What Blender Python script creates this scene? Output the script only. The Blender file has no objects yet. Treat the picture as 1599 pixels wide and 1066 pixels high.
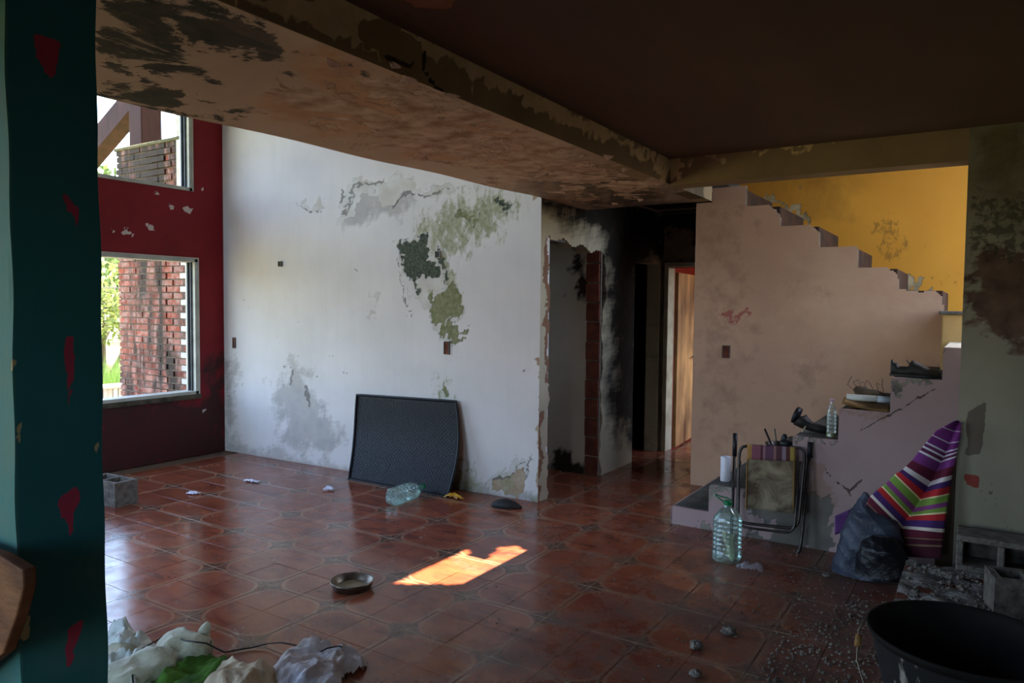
import bpy, math, random
import numpy as np
from mathutils import Vector, Matrix, noise as mnoise
random.seed(7); np.random.seed(7)
sc = bpy.context.scene
COL = sc.collection
PI = math.pi

# ------------------------------------------------------------------ camera
FPX = 1136.95; PITCH = .0479169; ROLL = .0100296; YAW = -.573044
CAM = np.array([3.81075, -2.64589, 1.57573])
_F = np.array([math.sin(YAW), math.cos(YAW), 0.]); _R = np.array([math.cos(YAW), -math.sin(YAW), 0.]); _U = np.array([0, 0, 1.])
F = _F*math.cos(PITCH) - _U*math.sin(PITCH); U2 = _U*math.cos(PITCH) + _F*math.sin(PITCH)
R = _R*math.cos(ROLL) + U2*math.sin(ROLL); U = U2*math.cos(ROLL) - _R*math.sin(ROLL)
cam = bpy.data.cameras.new('camera'); co = bpy.data.objects.new('camera', cam); COL.objects.link(co)
cam.sensor_width = 36; cam.lens = FPX/1599*36; cam.clip_start = .05; cam.clip_end = 300
mw = Matrix.Identity(4)
for i in range(3):
    mw[i][0] = R[i]; mw[i][1] = U[i]; mw[i][2] = -F[i]; mw[i][3] = CAM[i]
co.matrix_world = mw
sc.camera = co

def ray(x, y): return F + R*(x-799.5)/FPX - U*(y-533)/FPX
def atZ(x, y, z=0.): d = ray(x, y); return CAM + (z-CAM[2])/d[2]*d
def atX(x, y, v): d = ray(x, y); return CAM + (v-CAM[0])/d[0]*d
def atY(x, y, v): d = ray(x, y); return CAM + (v-CAM[1])/d[1]*d
def px(pts):
    d = np.asarray(pts, float) - CAM; z = d@F
    return np.stack([799.5 + FPX*(d@R)/z, 533 - FPX*(d@U)/z], -1)

# ------------------------------------------------------------------ world, sun, exposure
w = bpy.data.worlds.new('sky'); sc.world = w; w.use_nodes = True
nt = w.node_tree; nt.nodes.clear()
sky = nt.nodes.new('ShaderNodeTexSky'); sky.sky_type = 'NISHITA'; sky.sun_disc = False
sky.sun_elevation = math.radians(62); sky.sun_rotation = math.radians(20); sky.air_density = 1.0; sky.dust_density = 2.5; sky.altitude = 10
bg = nt.nodes.new('ShaderNodeBackground'); bg.inputs['Strength'].default_value = 0.62
ow = nt.nodes.new('ShaderNodeOutputWorld')
nt.links.new(sky.outputs[0], bg.inputs[0]); nt.links.new(bg.outputs[0], ow.inputs[0])
SUN_DIR = Vector((-.216, .02, 1.)).normalized()
sl = bpy.data.lights.new('sun', 'SUN'); sl.energy = 14.0; sl.angle = .009; sl.color = (1, .85, .60)
so = bpy.data.objects.new('sun', sl); COL.objects.link(so)
so.rotation_euler = SUN_DIR.to_track_quat('Z', 'Y').to_euler(); so.location = (0, 0, 12)
sc.view_settings.view_transform = 'Standard'; sc.view_settings.look = 'None'
sc.view_settings.gamma = 1; sc.view_settings.use_curve_mapping = False
sc.view_settings.exposure = 1.75
sc.cycles.max_bounces = 10; sc.cycles.diffuse_bounces = 6; sc.cycles.transparent_max_bounces = 12
sc.cycles.sample_clamp_indirect = 6

def portal(loc, rot, sx, sy):
    l = bpy.data.lights.new('window_portal', 'AREA'); l.shape = 'RECTANGLE'; l.size = sx; l.size_y = sy
    l.cycles.is_portal = True
    o = bpy.data.objects.new('window_portal', l); COL.objects.link(o); o.location = loc; o.rotation_euler = rot

# ------------------------------------------------------------------ helpers
def s(r, g, b):
    f = lambda c: (c/255/12.92) if c <= 10 else ((c/255+.055)/1.055)**2.4
    return (f(r), f(g), f(b), 1)

class M:
    """collects boxes, tubes, lathes and grids, built as ONE mesh object"""
    def __init__(self): self.v = []; self.f = []; self.m = []
    def add(self, vs, fs, mi=0):
        n = len(self.v); self.v += [tuple(map(float, p)) for p in vs]
        self.f += [tuple(i+n for i in f) for f in fs]; self.m += [mi]*len(fs); return self
    def box(self, x0, x1, y0, y1, z0, z1, mi=0):
        vs = [(x, y, z) for z in (z0, z1) for y in (y0, y1) for x in (x0, x1)]
        return self.add(vs, [(0,2,3,1),(4,5,7,6),(0,1,5,4),(2,6,7,3),(0,4,6,2),(1,3,7,5)], mi)
    def prism(self, poly, axis, a, b, mi=0):
        """poly: 2D outline extruded along axis from a to b"""
        def p3(p, c):
            return {'x': (c, p[0], p[1]), 'y': (p[0], c, p[1]), 'z': (p[0], p[1], c)}[axis]
        n = len(poly)
        vs = [p3(p, a) for p in poly] + [p3(p, b) for p in poly]
        fs = [tuple(range(n))[::-1], tuple(range(n, 2*n))] + [(i, (i+1) % n, n+(i+1) % n, n+i) for i in range(n)]
        return self.add(vs, fs, mi)
    def tube(self, pts, r, seg=8, closed=False, mi=0, cap=True):
        P = [Vector(p) for p in pts]; n = len(P); vs = []; fs = []
        up = None
        for i in range(n):
            a = P[(i-1) % n] if (closed or i > 0) else P[i]; b = P[(i+1) % n] if (closed or i < n-1) else P[i]
            t = (b-a).normalized()
            if up is None:
                up = Vector((0, 0, 1)) if abs(t.z) < .9 else Vector((1, 0, 0))
            x = t.cross(up).normalized(); up = x.cross(t).normalized()
            rr = r[i] if isinstance(r, (list, tuple)) else r
            for k in range(seg):
                q = 2*PI*k/seg; vs.append(P[i] + rr*(math.cos(q)*x + math.sin(q)*up))
        for i in range(n if closed else n-1):
            j = (i+1) % n
            for k in range(seg):
                l = (k+1) % seg
                fs.append((i*seg+k, i*seg+l, j*seg+l, j*seg+k))
        if not closed and cap:
            fs.append(tuple(range(seg))[::-1]); fs.append(tuple((n-1)*seg+k for k in range(seg)))
        return self.add(vs, fs, mi)
    def lathe(self, prof, seg=32, power=2.0, c=(0, 0, 0), mi=0, caps=(True, False), ax=None):
        """prof: (r, z) pairs; power>2 squares the section; ax turns the axis"""
        vs = []; fs = []; n = len(prof)
        for r, z in prof:
            for k in range(seg):
                q = 2*PI*k/seg; cs, sn = math.cos(q), math.sin(q)
                m = (abs(cs)**power + abs(sn)**power)**(-1/power)
                p = Vector((r*m*cs, r*m*sn, z))
                if ax is not None: p = ax @ p
                vs.append(p + Vector(c))
        for i in range(n-1):
            for k in range(seg):
                l = (k+1) % seg; fs.append((i*seg+k, i*seg+l, (i+1)*seg+l, (i+1)*seg+k))
        if caps[0]: fs.append(tuple(range(seg))[::-1])
        if caps[1]: fs.append(tuple((n-1)*seg+k for k in range(seg)))
        return self.add(vs, fs, mi)
    def grid(self, fn, nu, nv, mi=0):
        vs = [fn(i/nu, j/nv) for j in range(nv+1) for i in range(nu+1)]
        fs = [(j*(nu+1)+i, j*(nu+1)+i+1, (j+1)*(nu+1)+i+1, (j+1)*(nu+1)+i) for j in range(nv) for i in range(nu)]
        return self.add(vs, fs, mi)
    def mesh(self, name, mat, smooth=False):
        me = bpy.data.meshes.new(name); me.from_pydata(self.v, [], self.f)
        for m in (mat if isinstance(mat, (list, tuple)) else [mat]): me.materials.append(m)
        me.polygons.foreach_set('material_index', self.m)
        if smooth: me.polygons.foreach_set('use_smooth', [True]*len(self.f))
        me.update(); return me
    def build(self, name, mat, parent=None, smooth=False, bevel=0, solid=0):
        o = bpy.data.objects.new(name, self.mesh(name, mat, smooth)); COL.objects.link(o)
        if parent: o.parent = parent
        if solid:
            q = o.modifiers.new('thickness', 'SOLIDIFY'); q.thickness = solid; q.offset = -1
        if bevel:
            b = o.modifiers.new('edge', 'BEVEL'); b.width = bevel; b.segments = 2; b.limit_method = 'ANGLE'
        return o

def tag(o, label=None, cat=None, group=None, kind=None):
    if label: o['label'] = label
    if cat: o['category'] = cat
    if group: o['group'] = group
    if kind: o['kind'] = kind
    return o
def thing(name, label, cat, loc=(0, 0, 0), rz=0, group=None):
    o = bpy.data.objects.new(name, None); COL.objects.link(o); o.empty_display_size = .05
    o.location = loc; o.rotation_euler = (0, 0, rz); return tag(o, label, cat, group)
def struct(o, label): return tag(o, label, kind='structure')

# ------------------------------------------------------------------ painted-on wear, light and shade: masks kept as point attributes
def sdf(P, poly):
    """signed distance, positive inside"""
    A = np.asarray(poly, float); B = np.roll(A, -1, 0)
    d = np.full(len(P), 1e9); ins = np.zeros(len(P), bool)
    for a, b in zip(A, B):
        e = b-a; wv = P-a; t = np.clip((wv@e)/max(e@e, 1e-9), 0, 1)
        d = np.minimum(d, np.linalg.norm(wv - t[:, None]*e, axis=1))
        c = ((a[1] > P[:, 1]) != (b[1] > P[:, 1]))
        with np.errstate(divide='ignore', invalid='ignore'):
            xx = (b[0]-a[0])*(P[:, 1]-a[1])/(b[1]-a[1]) + a[0]
        ins ^= c & (P[:, 0] < xx)
    return np.where(ins, d, -d)
def warp(q, k):
    rs = np.random.RandomState(11); out = np.zeros_like(q)
    for wl_, am in ((60, 6), (26, 4), (12, 2.6), (6, 1.8)):
        for _ in range(4):
            a = rs.uniform(0, 2*PI); ph = rs.uniform(0, 6, 2); f = 2*PI/wl_*rs.uniform(.8, 1.25)
            t = (q[:, 0]*math.cos(a)+q[:, 1]*math.sin(a))*f
            out[:, 0] += np.sin(t+ph[0])*am*.5*k; out[:, 1] += np.sin(t*1.1+ph[1])*am*.5*k
    return q+out
def mask(o, attr, polys, soft=8, amp=1.0, where=None, world=None, wk=None):
    """0..1 mask over a surface; polygons were measured on the photograph and are projected back onto this wall"""
    me = o.data; n = len(me.vertices); P = np.empty(n*3); me.vertices.foreach_get('co', P); P = P.reshape(-1, 3)
    P = P + np.array(o.location)
    val = np.zeros(n); q = px(P)
    q[~np.isfinite(q)] = -9999; q[((P-CAM)@F) < .1] = -9999
    q = warp(q, wk if wk is not None else (.3 if soft < 3.2 else 1.0))
    for poly in polys:
        sf = soft
        val = np.maximum(val, np.clip(.5 + sdf(q, poly)/(2*sf), 0, 1)*amp)
    if world is not None: val = np.maximum(val, world(P))
    if where is not None: val = val*where(P)
    if attr in me.attributes: a = me.attributes[attr]
    else: a = me.attributes.new(attr, 'FLOAT', 'POINT')
    a.data.foreach_set('value', val.astype(np.float32))

def gridwall(name, mat, plane, c, us, vs, keep=None, solid=.15, flip=False, lab=None, jit=0., du=.02, dv=None):
    """wall as a fine grid in plane x=c / y=c / z=c; us, vs = (lo, hi, snap...) ; keep(u, v) tells which cells stand"""
    def line(t, d):
        ks = sorted(set([t[0], t[1]] + list(t[2:]))); out = []
        for a, b in zip(ks[:-1], ks[1:]):
            n = max(1, round((b-a)/d)); out += [a+(b-a)*i/n for i in range(n)]
        return np.array(out+[ks[-1]])
    u = line(us, du); v = line(vs, dv or du); nu, nv = len(u)-1, len(v)-1
    UU, VV = np.meshgrid(u, v)
    cu, cv = np.meshgrid((u[1:]+u[:-1])/2, (v[1:]+v[:-1])/2)
    K = np.ones_like(cu, bool) if keep is None else keep(cu, cv)
    J, I = np.nonzero(K)
    idx = lambda i, j: j*(nu+1)+i
    fs = np.stack([idx(I, J), idx(I+1, J), idx(I+1, J+1), idx(I, J+1)], 1)
    pts = {'x': np.stack([np.full(UU.size, c), UU.ravel(), VV.ravel()], 1),
           'y': np.stack([UU.ravel(), np.full(UU.size, c), VV.ravel()], 1),
           'z': np.stack([UU.ravel(), VV.ravel(), np.full(UU.size, c)], 1)}[plane]
    used = np.zeros(len(pts), bool); used[fs] = True; remap = np.cumsum(used)-1
    pts = pts[used]; fs = remap[fs]
    if flip: fs = fs[:, ::-1]
    me = bpy.data.meshes.new(name); me.from_pydata(pts.tolist(), [], fs.tolist()); me.materials.append(mat); me.update()
    o = bpy.data.objects.new(name, me); COL.objects.link(o)
    if solid:
        q = o.modifiers.new('thickness', 'SOLIDIFY'); q.thickness = abs(solid); q.offset = -1
    if lab: struct(o, lab)
    return o
def rect(x0, x1, y0, y1): return lambda u, v: (u > x0) & (u < x1) & (v > y0) & (v < y1)
def poly_in(poly):
    return lambda u, v: (sdf(np.stack([u.ravel(), v.ravel()], 1), poly) > 0).reshape(u.shape)

# ------------------------------------------------------------------ materials
class N:
    def __init__(self, name):
        self.m = bpy.data.materials.new(name); self.m.use_nodes = True; self.t = self.m.node_tree
        self.b = self.t.nodes['Principled BSDF']; self.b.inputs['Specular IOR Level'].default_value = .3
        self.geo = None; self.h = []
    def n(self, k, **kw):
        x = self.t.nodes.new(k)
        for a, v in kw.items():
            if a[0] == '_': setattr(x, a[1:], v)
            else: x.inputs[a.replace('_', ' ')].default_value = v
        return x
    def l(self, a, b): self.t.links.new(a, b)
    def pos(self, kind='world', scale=(1, 1, 1)):
        if kind == 'world': o = self.n('ShaderNodeNewGeometry').outputs['Position']
        else: o = self.n('ShaderNodeTexCoord').outputs['Object']
        mp = self.n('ShaderNodeMapping'); mp.inputs['Scale'].default_value = scale; self.l(o, mp.inputs[0]); return mp.outputs[0]
    def noise(self, vec, scale, detail=4, rough=.55, dist=0):
        x = self.n('ShaderNodeTexNoise', Scale=scale, Detail=detail, Roughness=rough, Distortion=dist)
        self.l(vec, x.inputs['Vector']); return x.outputs['Fac']
    def ramp(self, fac, stops, interp='LINEAR'):
        x = self.n('ShaderNodeValToRGB'); x.color_ramp.interpolation = interp; e = x.color_ramp.elements
        while len(e) < len(stops): e.new(.5)
        for q, (p, c) in zip(e, stops): q.position = p; q.color = c if len(c) == 4 else (*c, 1)
        self.l(fac, x.inputs[0]); return x.outputs[0]
    def rng(self, fac, a, b, c=0., d=1.):
        x = self.n('ShaderNodeMapRange'); x.clamp = True
        for i, v in enumerate((a, b, c, d)): x.inputs[i+1].default_value = v
        self.l(fac, x.inputs[0]); return x.outputs[0]
    def mix(self, fac, a, b, mode='MIX'):
        x = self.n('ShaderNodeMix', _data_type='RGBA', _blend_type=mode)
        for sck, v in ((x.inputs[0], fac), (x.inputs[6], a), (x.inputs[7], b)):
            if hasattr(v, 'links') or isinstance(v, bpy.types.NodeSocket): self.l(v, sck)
            else: sck.default_value = v
        return x.outputs[2]
    def math(self, op, a, b=0., c=0.):
        x = self.n('ShaderNodeMath', _operation=op)
        for i, v in enumerate((a, b, c)):
            if isinstance(v, bpy.types.NodeSocket): self.l(v, x.inputs[i])
            else: x.inputs[i].default_value = v
        return x.outputs[0]
    def attr(self, name): return self.n('ShaderNodeAttribute', _attribute_name=name).outputs['Fac']
    def bump(self, h, strength=.5, dist=.01):
        x = self.n('ShaderNodeBump', Strength=strength, Distance=dist); self.l(h, x.inputs['Height'])
        if self.h: self.l(self.h[-1], x.inputs['Normal'])
        self.h.append(x.outputs[0]); self.l(x.outputs[0], self.b.inputs['Normal'])
    def color(self, c):
        if isinstance(c, bpy.types.NodeSocket): self.l(c, self.b.inputs['Base Color'])
        else: self.b.inputs['Base Color'].default_value = c
    def set(self, **kw):
        for k, v in kw.items():
            i = self.b.inputs[k.replace('_', ' ')]
            if isinstance(v, bpy.types.NodeSocket): self.l(v, i)
            else: i.default_value = v
        return self

def simple(name, c, c2=None, ns=8, rough=.7, bump=.2, bd=.004, spec=.3, metal=0, kind='obj', sc3=(1, 1, 1)):
    a = N(name); v = a.pos(kind, sc3); f = a.noise(v, ns, 5)
    a.color(a.mix(a.rng(f, .3, .7), c, c2 or tuple(x*.65 for x in c[:3])+(1,)))
    a.set(Roughness=rough, Metallic=metal); a.b.inputs['Specular IOR Level'].default_value = spec
    if bump: a.bump(a.noise(v, ns*4, 4), bump, bd)
    return a.m

def plaster(name, base, base2, layers=(), rough=.85, ns=1.6, bump=.25, stretch=(1, 1, 1), streak=.0, fine=(40, .006)):
    """painted plaster; each layer: attr, colour, colour2, noise scale, ragged amount, edge width, depth"""
    a = N(name); v = a.pos('world'); vs = a.pos('world', stretch)
    c = a.mix(a.rng(a.noise(vs, ns, 6, .6), .32, .68), base, base2)
    if streak:
        st = a.noise(a.pos('world', (6, 6, .5)), 2.2, 5, .6); c = a.mix(a.math('MULTIPLY', a.rng(st, .5, .75), streak), c, tuple(x*.55 for x in base[:3])+(1,))
    hs = a.math('MULTIPLY', a.noise(v, fine[0], 4), .25); hs = a.math('ADD', hs, a.math('MULTIPLY', a.noise(v, 5, 3), .6))
    a.bump(hs, bump, fine[1])
    for L in layers:
        at = a.attr(L['a']); nz = a.noise(a.pos('world', L.get('st', (1, 1, 1))), L.get('ns', 12), L.get('det', 7), L.get('nr', .65), L.get('dist', .3)); nz = a.rng(nz, .25, .75)
        t = a.math('ADD', at, a.math('MULTIPLY', a.math('SUBTRACT', nz, .5), L.get('amt', 1.2)))
        e = L.get('edge', .04); th = L.get('th', .5)
        f = a.rng(t, th-e, th+e); 
        if L.get('zero', True): f = a.math('MULTIPLY', f, a.rng(at, .0, .12))
        f0 = f
        if 'max' in L: f = a.math('MULTIPLY', f, L['max'])
        lc = a.mix(a.rng(a.noise(v, L.get('cs', 9), 5), .35, .65), L['c'], L.get('c2', L['c']))
        c = a.mix(f, c, lc)
        if L.get('h', 0): a.bump(f0, L.get('hb', .8), L['h'])
    a.color(c); a.set(Roughness=rough); return a.m

m_white = plaster('white_plaster', s(214, 207, 203), s(202, 196, 191), [
    dict(a='dirt', c=s(150, 140, 128), c2=s(120, 116, 110), ns=7, amt=.9, edge=.25, max=.55),
    dict(a='peel', c=s(206, 202, 196), c2=s(186, 178, 166), ns=9, amt=1.1, edge=.015, h=-.012, cs=6),
    dict(a='chip', c=s(160, 132, 104), c2=s(178, 158, 134), ns=10, amt=.35, edge=.02, h=-.02),
    dict(a='moss', c=s(122, 124, 80), c2=s(166, 164, 134), ns=13, amt=2.3, edge=.25, st=(1, 1, .5), cs=24, max=.85, det=10, nr=.75),
    dict(a='moss2', c=s(104, 108, 66), c2=s(142, 138, 108), ns=10, amt=.8, edge=.06, cs=22, h=-.012),
    dict(a='black', c=s(42, 50, 42), c2=s(90, 96, 78), ns=22, amt=.8, edge=.1, cs=40, h=-.01),
    dict(a='line', c=s(90, 84, 78), ns=30, amt=.6, edge=.1, max=.7),
    ], streak=.10, bump=.2)
m_red = plaster('dark_red_paint', s(136, 16, 30), s(118, 12, 24), [
    dict(a='soot_shade', c=s(44, 20, 18), c2=s(30, 26, 20), ns=5, amt=.9, edge=.25, max=.85),
    dict(a='flake', c=s(205, 190, 182), ns=25, amt=.6, edge=.03, h=-.006)], rough=.6, bump=.12)
m_redroom = plaster('red_room_paint', s(150, 45, 28), s(120, 34, 22), rough=.7)
m_teal = plaster('teal_paint', s(40, 116, 116), s(32, 98, 102), [
    dict(a='pale', c=s(70, 130, 120), c2=s(96, 130, 112), ns=4, amt=.7, edge=.3, max=.55, st=(1, 1, .3)),
    dict(a='mark', c=s(190, 50, 76), c2=s(170, 48, 76), ns=14, amt=.25, edge=.06, max=.9),
    dict(a='chip', c=s(176, 164, 120), ns=24, amt=.9, edge=.04, h=-.006)], rough=.55, ns=1.2, stretch=(1, 1, .4), bump=.3)
m_pink = plaster('pink_plaster', s(208, 166, 136), s(194, 154, 128), [
    dict(a='pale', c=s(222, 188, 154), c2=s(214, 178, 148), ns=3, amt=1.0, edge=.3, max=.5, st=(.5, .5, 1)),
    dict(a='scuff', c=s(150, 116, 96), ns=7, amt=.9, edge=.2, max=.5, det=9),
    dict(a='red', c=s(170, 82, 76), ns=20, amt=.7, edge=.2, max=.8)], ns=1.3, bump=.3, rough=.75)
m_pinkstair = plaster('stair_side_plaster', s(168, 142, 140), s(154, 130, 128), [
    dict(a='cement', c=s(98, 92, 86), c2=s(112, 106, 98), ns=6, amt=.35, edge=.03, h=-.012),
    dict(a='crack', c=s(70, 58, 54), ns=25, amt=.5, edge=.08, max=.9, h=-.01),
    dict(a='chip', c=s(92, 88, 80), c2=s(150, 144, 132), ns=18, amt=.9, edge=.05, h=-.012),
    dict(a='scuff', c=s(130, 96, 72), ns=5, amt=.8, edge=.25, max=.5)], ns=1.3, bump=.35, rough=.75)
m_yellow = plaster('yellow_paint', s(232, 158, 52), s(222, 146, 46), [
    dict(a='soot_shade', c=s(120, 72, 24), ns=3, amt=.5, edge=.4, max=.75),
    dict(a='scuff', c=s(120, 78, 34), ns=20, amt=1.0, edge=.12, max=.55, st=(1, 1, .6)),
    dict(a='chip', c=s(200, 172, 128), c2=s(130, 108, 78), ns=26, amt=.7, edge=.05, h=-.01)], bump=.3, rough=.6)
m_right = plaster('grey_green_paint', s(152, 146, 128), s(136, 130, 112), [
    dict(a='soot_shade', c=s(92, 82, 58), c2=s(110, 98, 70), ns=2.5, amt=.7, edge=.35, max=.95),
    dict(a='scorch', c=s(74, 52, 42), c2=s(110, 84, 70), ns=7, amt=1.1, edge=.15, st=(1, 1, 2), max=.95),
    dict(a='brown', c=s(98, 86, 76), ns=10, amt=.25, edge=.05, max=.9),
    dict(a='red', c=s(140, 62, 54), ns=10, amt=.2, edge=.05),
    dict(a='speck', c=s(60, 56, 48), ns=20, amt=1.2, edge=.1, max=.7)], bump=.25)
m_hall = plaster('sooty_hall_plaster', s(176, 162, 136), s(156, 142, 118), [
    dict(a='soot_shade', c=s(20, 16, 12), c2=s(36, 28, 20), ns=4, amt=.55, edge=.35),
    dict(a='chip', c=s(120, 84, 62), ns=14, amt=.6, edge=.05, h=-.012)], bump=.3)
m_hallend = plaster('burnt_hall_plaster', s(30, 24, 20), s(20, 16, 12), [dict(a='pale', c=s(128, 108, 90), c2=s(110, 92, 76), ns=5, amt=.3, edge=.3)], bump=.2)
m_niche = plaster('grey_niche_plaster', s(208, 200, 184), s(188, 180, 164), [dict(a='soot_shade', c=s(46, 38, 28), ns=6, amt=.7, edge=.25)], bump=.2)
m_slab = plaster('damp_ceiling_plaster', s(206, 180, 156), s(188, 162, 138), [
    dict(a='orange', c=s(204, 156, 116), c2=s(182, 136, 100), ns=2.8, amt=1.0, edge=.2, st=(1, .6, 1), max=.8),
    dict(a='soot_shade', c=s(54, 42, 34), c2=s(76, 60, 48), ns=3, amt=.6, edge=.35, max=.95),
    dict(a='peel', c=s(214, 186, 160), c2=s(158, 122, 92), ns=3.5, amt=1.1, edge=.012, h=.03, st=(1.1, .7, 1), dist=1.2, det=5),
    dict(a='mould', c=s(34, 34, 26), c2=s(72, 64, 50), ns=5.0, amt=2.2, edge=.10, cs=12, st=(1, .6, 1), dist=.6, det=10, nr=.72),
    dict(a='mould2', c=s(70, 62, 48), c2=s(58, 52, 40), ns=4, amt=.5, edge=.08, max=.9)], bump=.5, ns=2.2, fine=(18, .012))
m_beam = plaster('beam_plaster', s(152, 126, 92), s(132, 110, 80), [
    dict(a='pale', c=s(222, 190, 142), c2=s(200, 168, 122), ns=9, amt=.8, edge=.12, st=(1, 1.2, .5)),
    dict(a='peel', c=s(150, 122, 84), c2=s(138, 112, 76), ns=6, amt=.5, edge=.02, h=.01),
    dict(a='soot_shade', c=s(92, 74, 50), c2=s(74, 60, 42), ns=8, amt=.6, edge=.15),  # painted shade for the over-lit end of the beam
    dict(a='crack', c=s(50, 40, 26), ns=14, amt=.5, edge=.06)], bump=.35, ns=3)
m_ceil = plaster('sooty_ceiling', s(108, 84, 66), s(92, 72, 56), [
    dict(a='patch', c=s(150, 106, 70), c2=s(130, 90, 60), ns=5, amt=.6, edge=.04, h=.012)], bump=.3, ns=1.4, stretch=(1, .35, 1), rough=.9)
m_roof = simple('roof_underside', s(170, 165, 158), rough=.9, kind='world')
m_outer = simple('outer_render', s(210, 205, 195), rough=.9, kind='world')
m_front = plaster('front_wall_plaster', s(150, 145, 135), s(130, 126, 116))
m_core = simple('rubble_core', s(118, 106, 92), rough=.95, kind='world', ns=20, bump=.6, bd=.02)

# floor: terracotta tiles with a line pattern printed round each block of four
def tile_mat():
    a = N('terracotta_tile'); v = a.pos('world')
    sx = a.n('ShaderNodeSeparateXYZ'); a.l(v, sx.inputs[0])
    def cell(o, p, off=0.):
        x = a.math('ADD', o, 50+off); x = a.math('DIVIDE', x, p); return a.math('FRACT', x)
    # distance from the middle of the half metre block
    qa = a.math('ABSOLUTE', a.math('MULTIPLY', a.math('SUBTRACT', cell(sx.outputs[0], .5), .5), .5))
    qb = a.math('ABSOLUTE', a.math('MULTIPLY', a.math('SUBTRACT', cell(sx.outputs[1], .5), .5), .5))
    H, r = .243, .135
    ax = a.math('MAXIMUM', a.math('SUBTRACT', qa, H-r), 0.); ay = a.math('MAXIMUM', a.math('SUBTRACT', qb, H-r), 0.)
    d = a.math('SUBTRACT', a.math('SQRT', a.math('ADD', a.math('MULTIPLY', ax, ax), a.math('MULTIPLY', ay, ay))), r)   # <0 inside, 0 on the outline
    line1 = a.rng(a.math('ABSOLUTE', a.math('ADD', d, .006)), .0035, .0055, 1, 0)
    line2 = a.rng(a.math('ABSOLUTE', a.math('ADD', d, .0155)), .0018, .0035, .75, 0)
    star = a.rng(d, .004, .007)
    # small cross inside the star
    ca = a.math('SUBTRACT', .25, qa); cb = a.math('SUBTRACT', .25, qb)
    p1 = a.math('MULTIPLY', a.rng(a.math('ABSOLUTE', a.math('SUBTRACT', ca, cb)), .004, .007, 1, 0), a.rng(a.math('ADD', ca, cb), .012, .05, 0, 1))
    p2 = a.rng(a.math('ADD', ca, cb), .012, .018, 1, 0)
    p3 = a.rng(a.math('MINIMUM', ca, cb), .004, .006, 1, 0)
    cross = a.math('MULTIPLY', a.math('MAXIMUM', p2, a.math('MAXIMUM', a.math('MULTIPLY', p1, .4), a.math('MULTIPLY', p3, .8))), star)
    # tile colour: per tile shade, cloudy glaze
    fx = a.math('FLOOR', a.math('DIVIDE', a.math('ADD', sx.outputs[0], 50), .25)); fy = a.math('FLOOR', a.math('DIVIDE', a.math('ADD', sx.outputs[1], 50), .25))
    cb3 = a.n('ShaderNodeCombineXYZ'); a.l(fx, cb3.inputs[0]); a.l(fy, cb3.inputs[1])
    wn = a.n('ShaderNodeTexWhiteNoise'); a.l(cb3.outputs[0], wn.inputs['Vector'])
    cloud = a.noise(a.pos('world', (1, 2.2, 1)), 3.2, 5, .6, .6)
    c = a.ramp(cloud, [(.3, s(94, 44, 34)), (.47, s(124, 66, 46)), (.6, s(140, 78, 52)), (.75, s(112, 54, 40))])
    c = a.mix(a.rng(wn.outputs['Value'], 0, 1, 0, .35), c, s(120, 52, 36))
    dark = a.noise(a.pos('world', (1.2, 4, 1)), 7, 6, .65, 1.0)
    c = a.mix(a.rng(dark, .6, .72, 0, .65), c, s(64, 34, 28))
    c = a.mix(a.math('MULTIPLY', a.math('MAXIMUM', line1, line2), a.rng(a.noise(v, 3, 5), .35, .65, .35, .85)), c, s(150, 124, 100))
    c = a.mix(a.math('MULTIPLY', star, .75), c, s(74, 56, 46)); c = a.mix(a.math('MULTIPLY', cross, .8), c, s(160, 140, 116))
    # dust: pale film and grey dirt, thicker towards the stairs and the blocks
    du = a.noise(v, 2.6, 8, .68, .5); du2 = a.noise(v, 24, 6, .7)
    gx = a.rng(sx.outputs[0], .2, 3.4, .0, .22)
    dm = a.rng(a.math('ADD', a.math('ADD', a.math('MULTIPLY', du, .7), a.math('MULTIPLY', du2, .3)), gx), .60, .74, 0, .62)
    c = a.mix(dm, c, s(88, 76, 68))
    wh = a.rng(a.noise(v, 5.5, 8, .7, 1.5), .63, .74, 0, .35); c = a.mix(wh, c, s(150, 140, 134))
    a.color(c)
    rg = a.math('ADD', a.rng(a.noise(v, 6, 6, .6), .3, .7, .10, .26), a.math('MULTIPLY', dm, .55)); a.set(Roughness=rg)
    a.b.inputs['Specular IOR Level'].default_value = .5
    hh = a.math('ADD', a.math('MULTIPLY', a.noise(v, 9, 3), 1.), a.math('MULTIPLY', a.math('ADD', dm, line1), .1)); a.bump(hh, .06, .006)
    return a.m
m_tile = tile_mat()
m_grout = simple('tile_grout', s(116, 92, 76), rough=.95, kind='world', ns=14)

m_concrete = simple('raw_concrete', s(110, 106, 98), s(74, 72, 66), ns=9, rough=.95, bump=.7, bd=.012, kind='world')
m_tread = simple('dusty_cement_tread', s(92, 92, 86), s(62, 64, 58), ns=6, rough=.9, bump=.4, bd=.006, kind='world')
m_block = simple('concrete_block', s(126, 118, 108), s(78, 72, 66), ns=22, rough=.95, bump=.9, bd=.01, kind='world')
m_alu = simple('white_aluminium', s(196, 196, 186), s(168, 168, 156), rough=.45, bump=.05, kind='world')
m_sill = simple('dirty_sill', s(92, 84, 70), s(50, 48, 40), ns=12, rough=.9, kind='world', bump=.5)
m_cream = simple('cream_wood_paint', s(176, 164, 140), s(140, 124, 98), ns=6, rough=.5, kind='world')
m_timber = simple('weathered_timber', s(66, 40, 36), s(44, 28, 26), ns=3, rough=.85, kind='obj', sc3=(3, 3, .8), bump=.5)
m_dark = simple('black_plastic', s(24, 25, 28), rough=.45, bump=.05)
m_black = simple('black_leather', s(30, 27, 25), s(44, 38, 34), ns=10, rough=.55)
m_steel = simple('dull_steel', s(150, 140, 124), s(96, 88, 76), ns=9, rough=.35, metal=.9, bump=.1)
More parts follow.
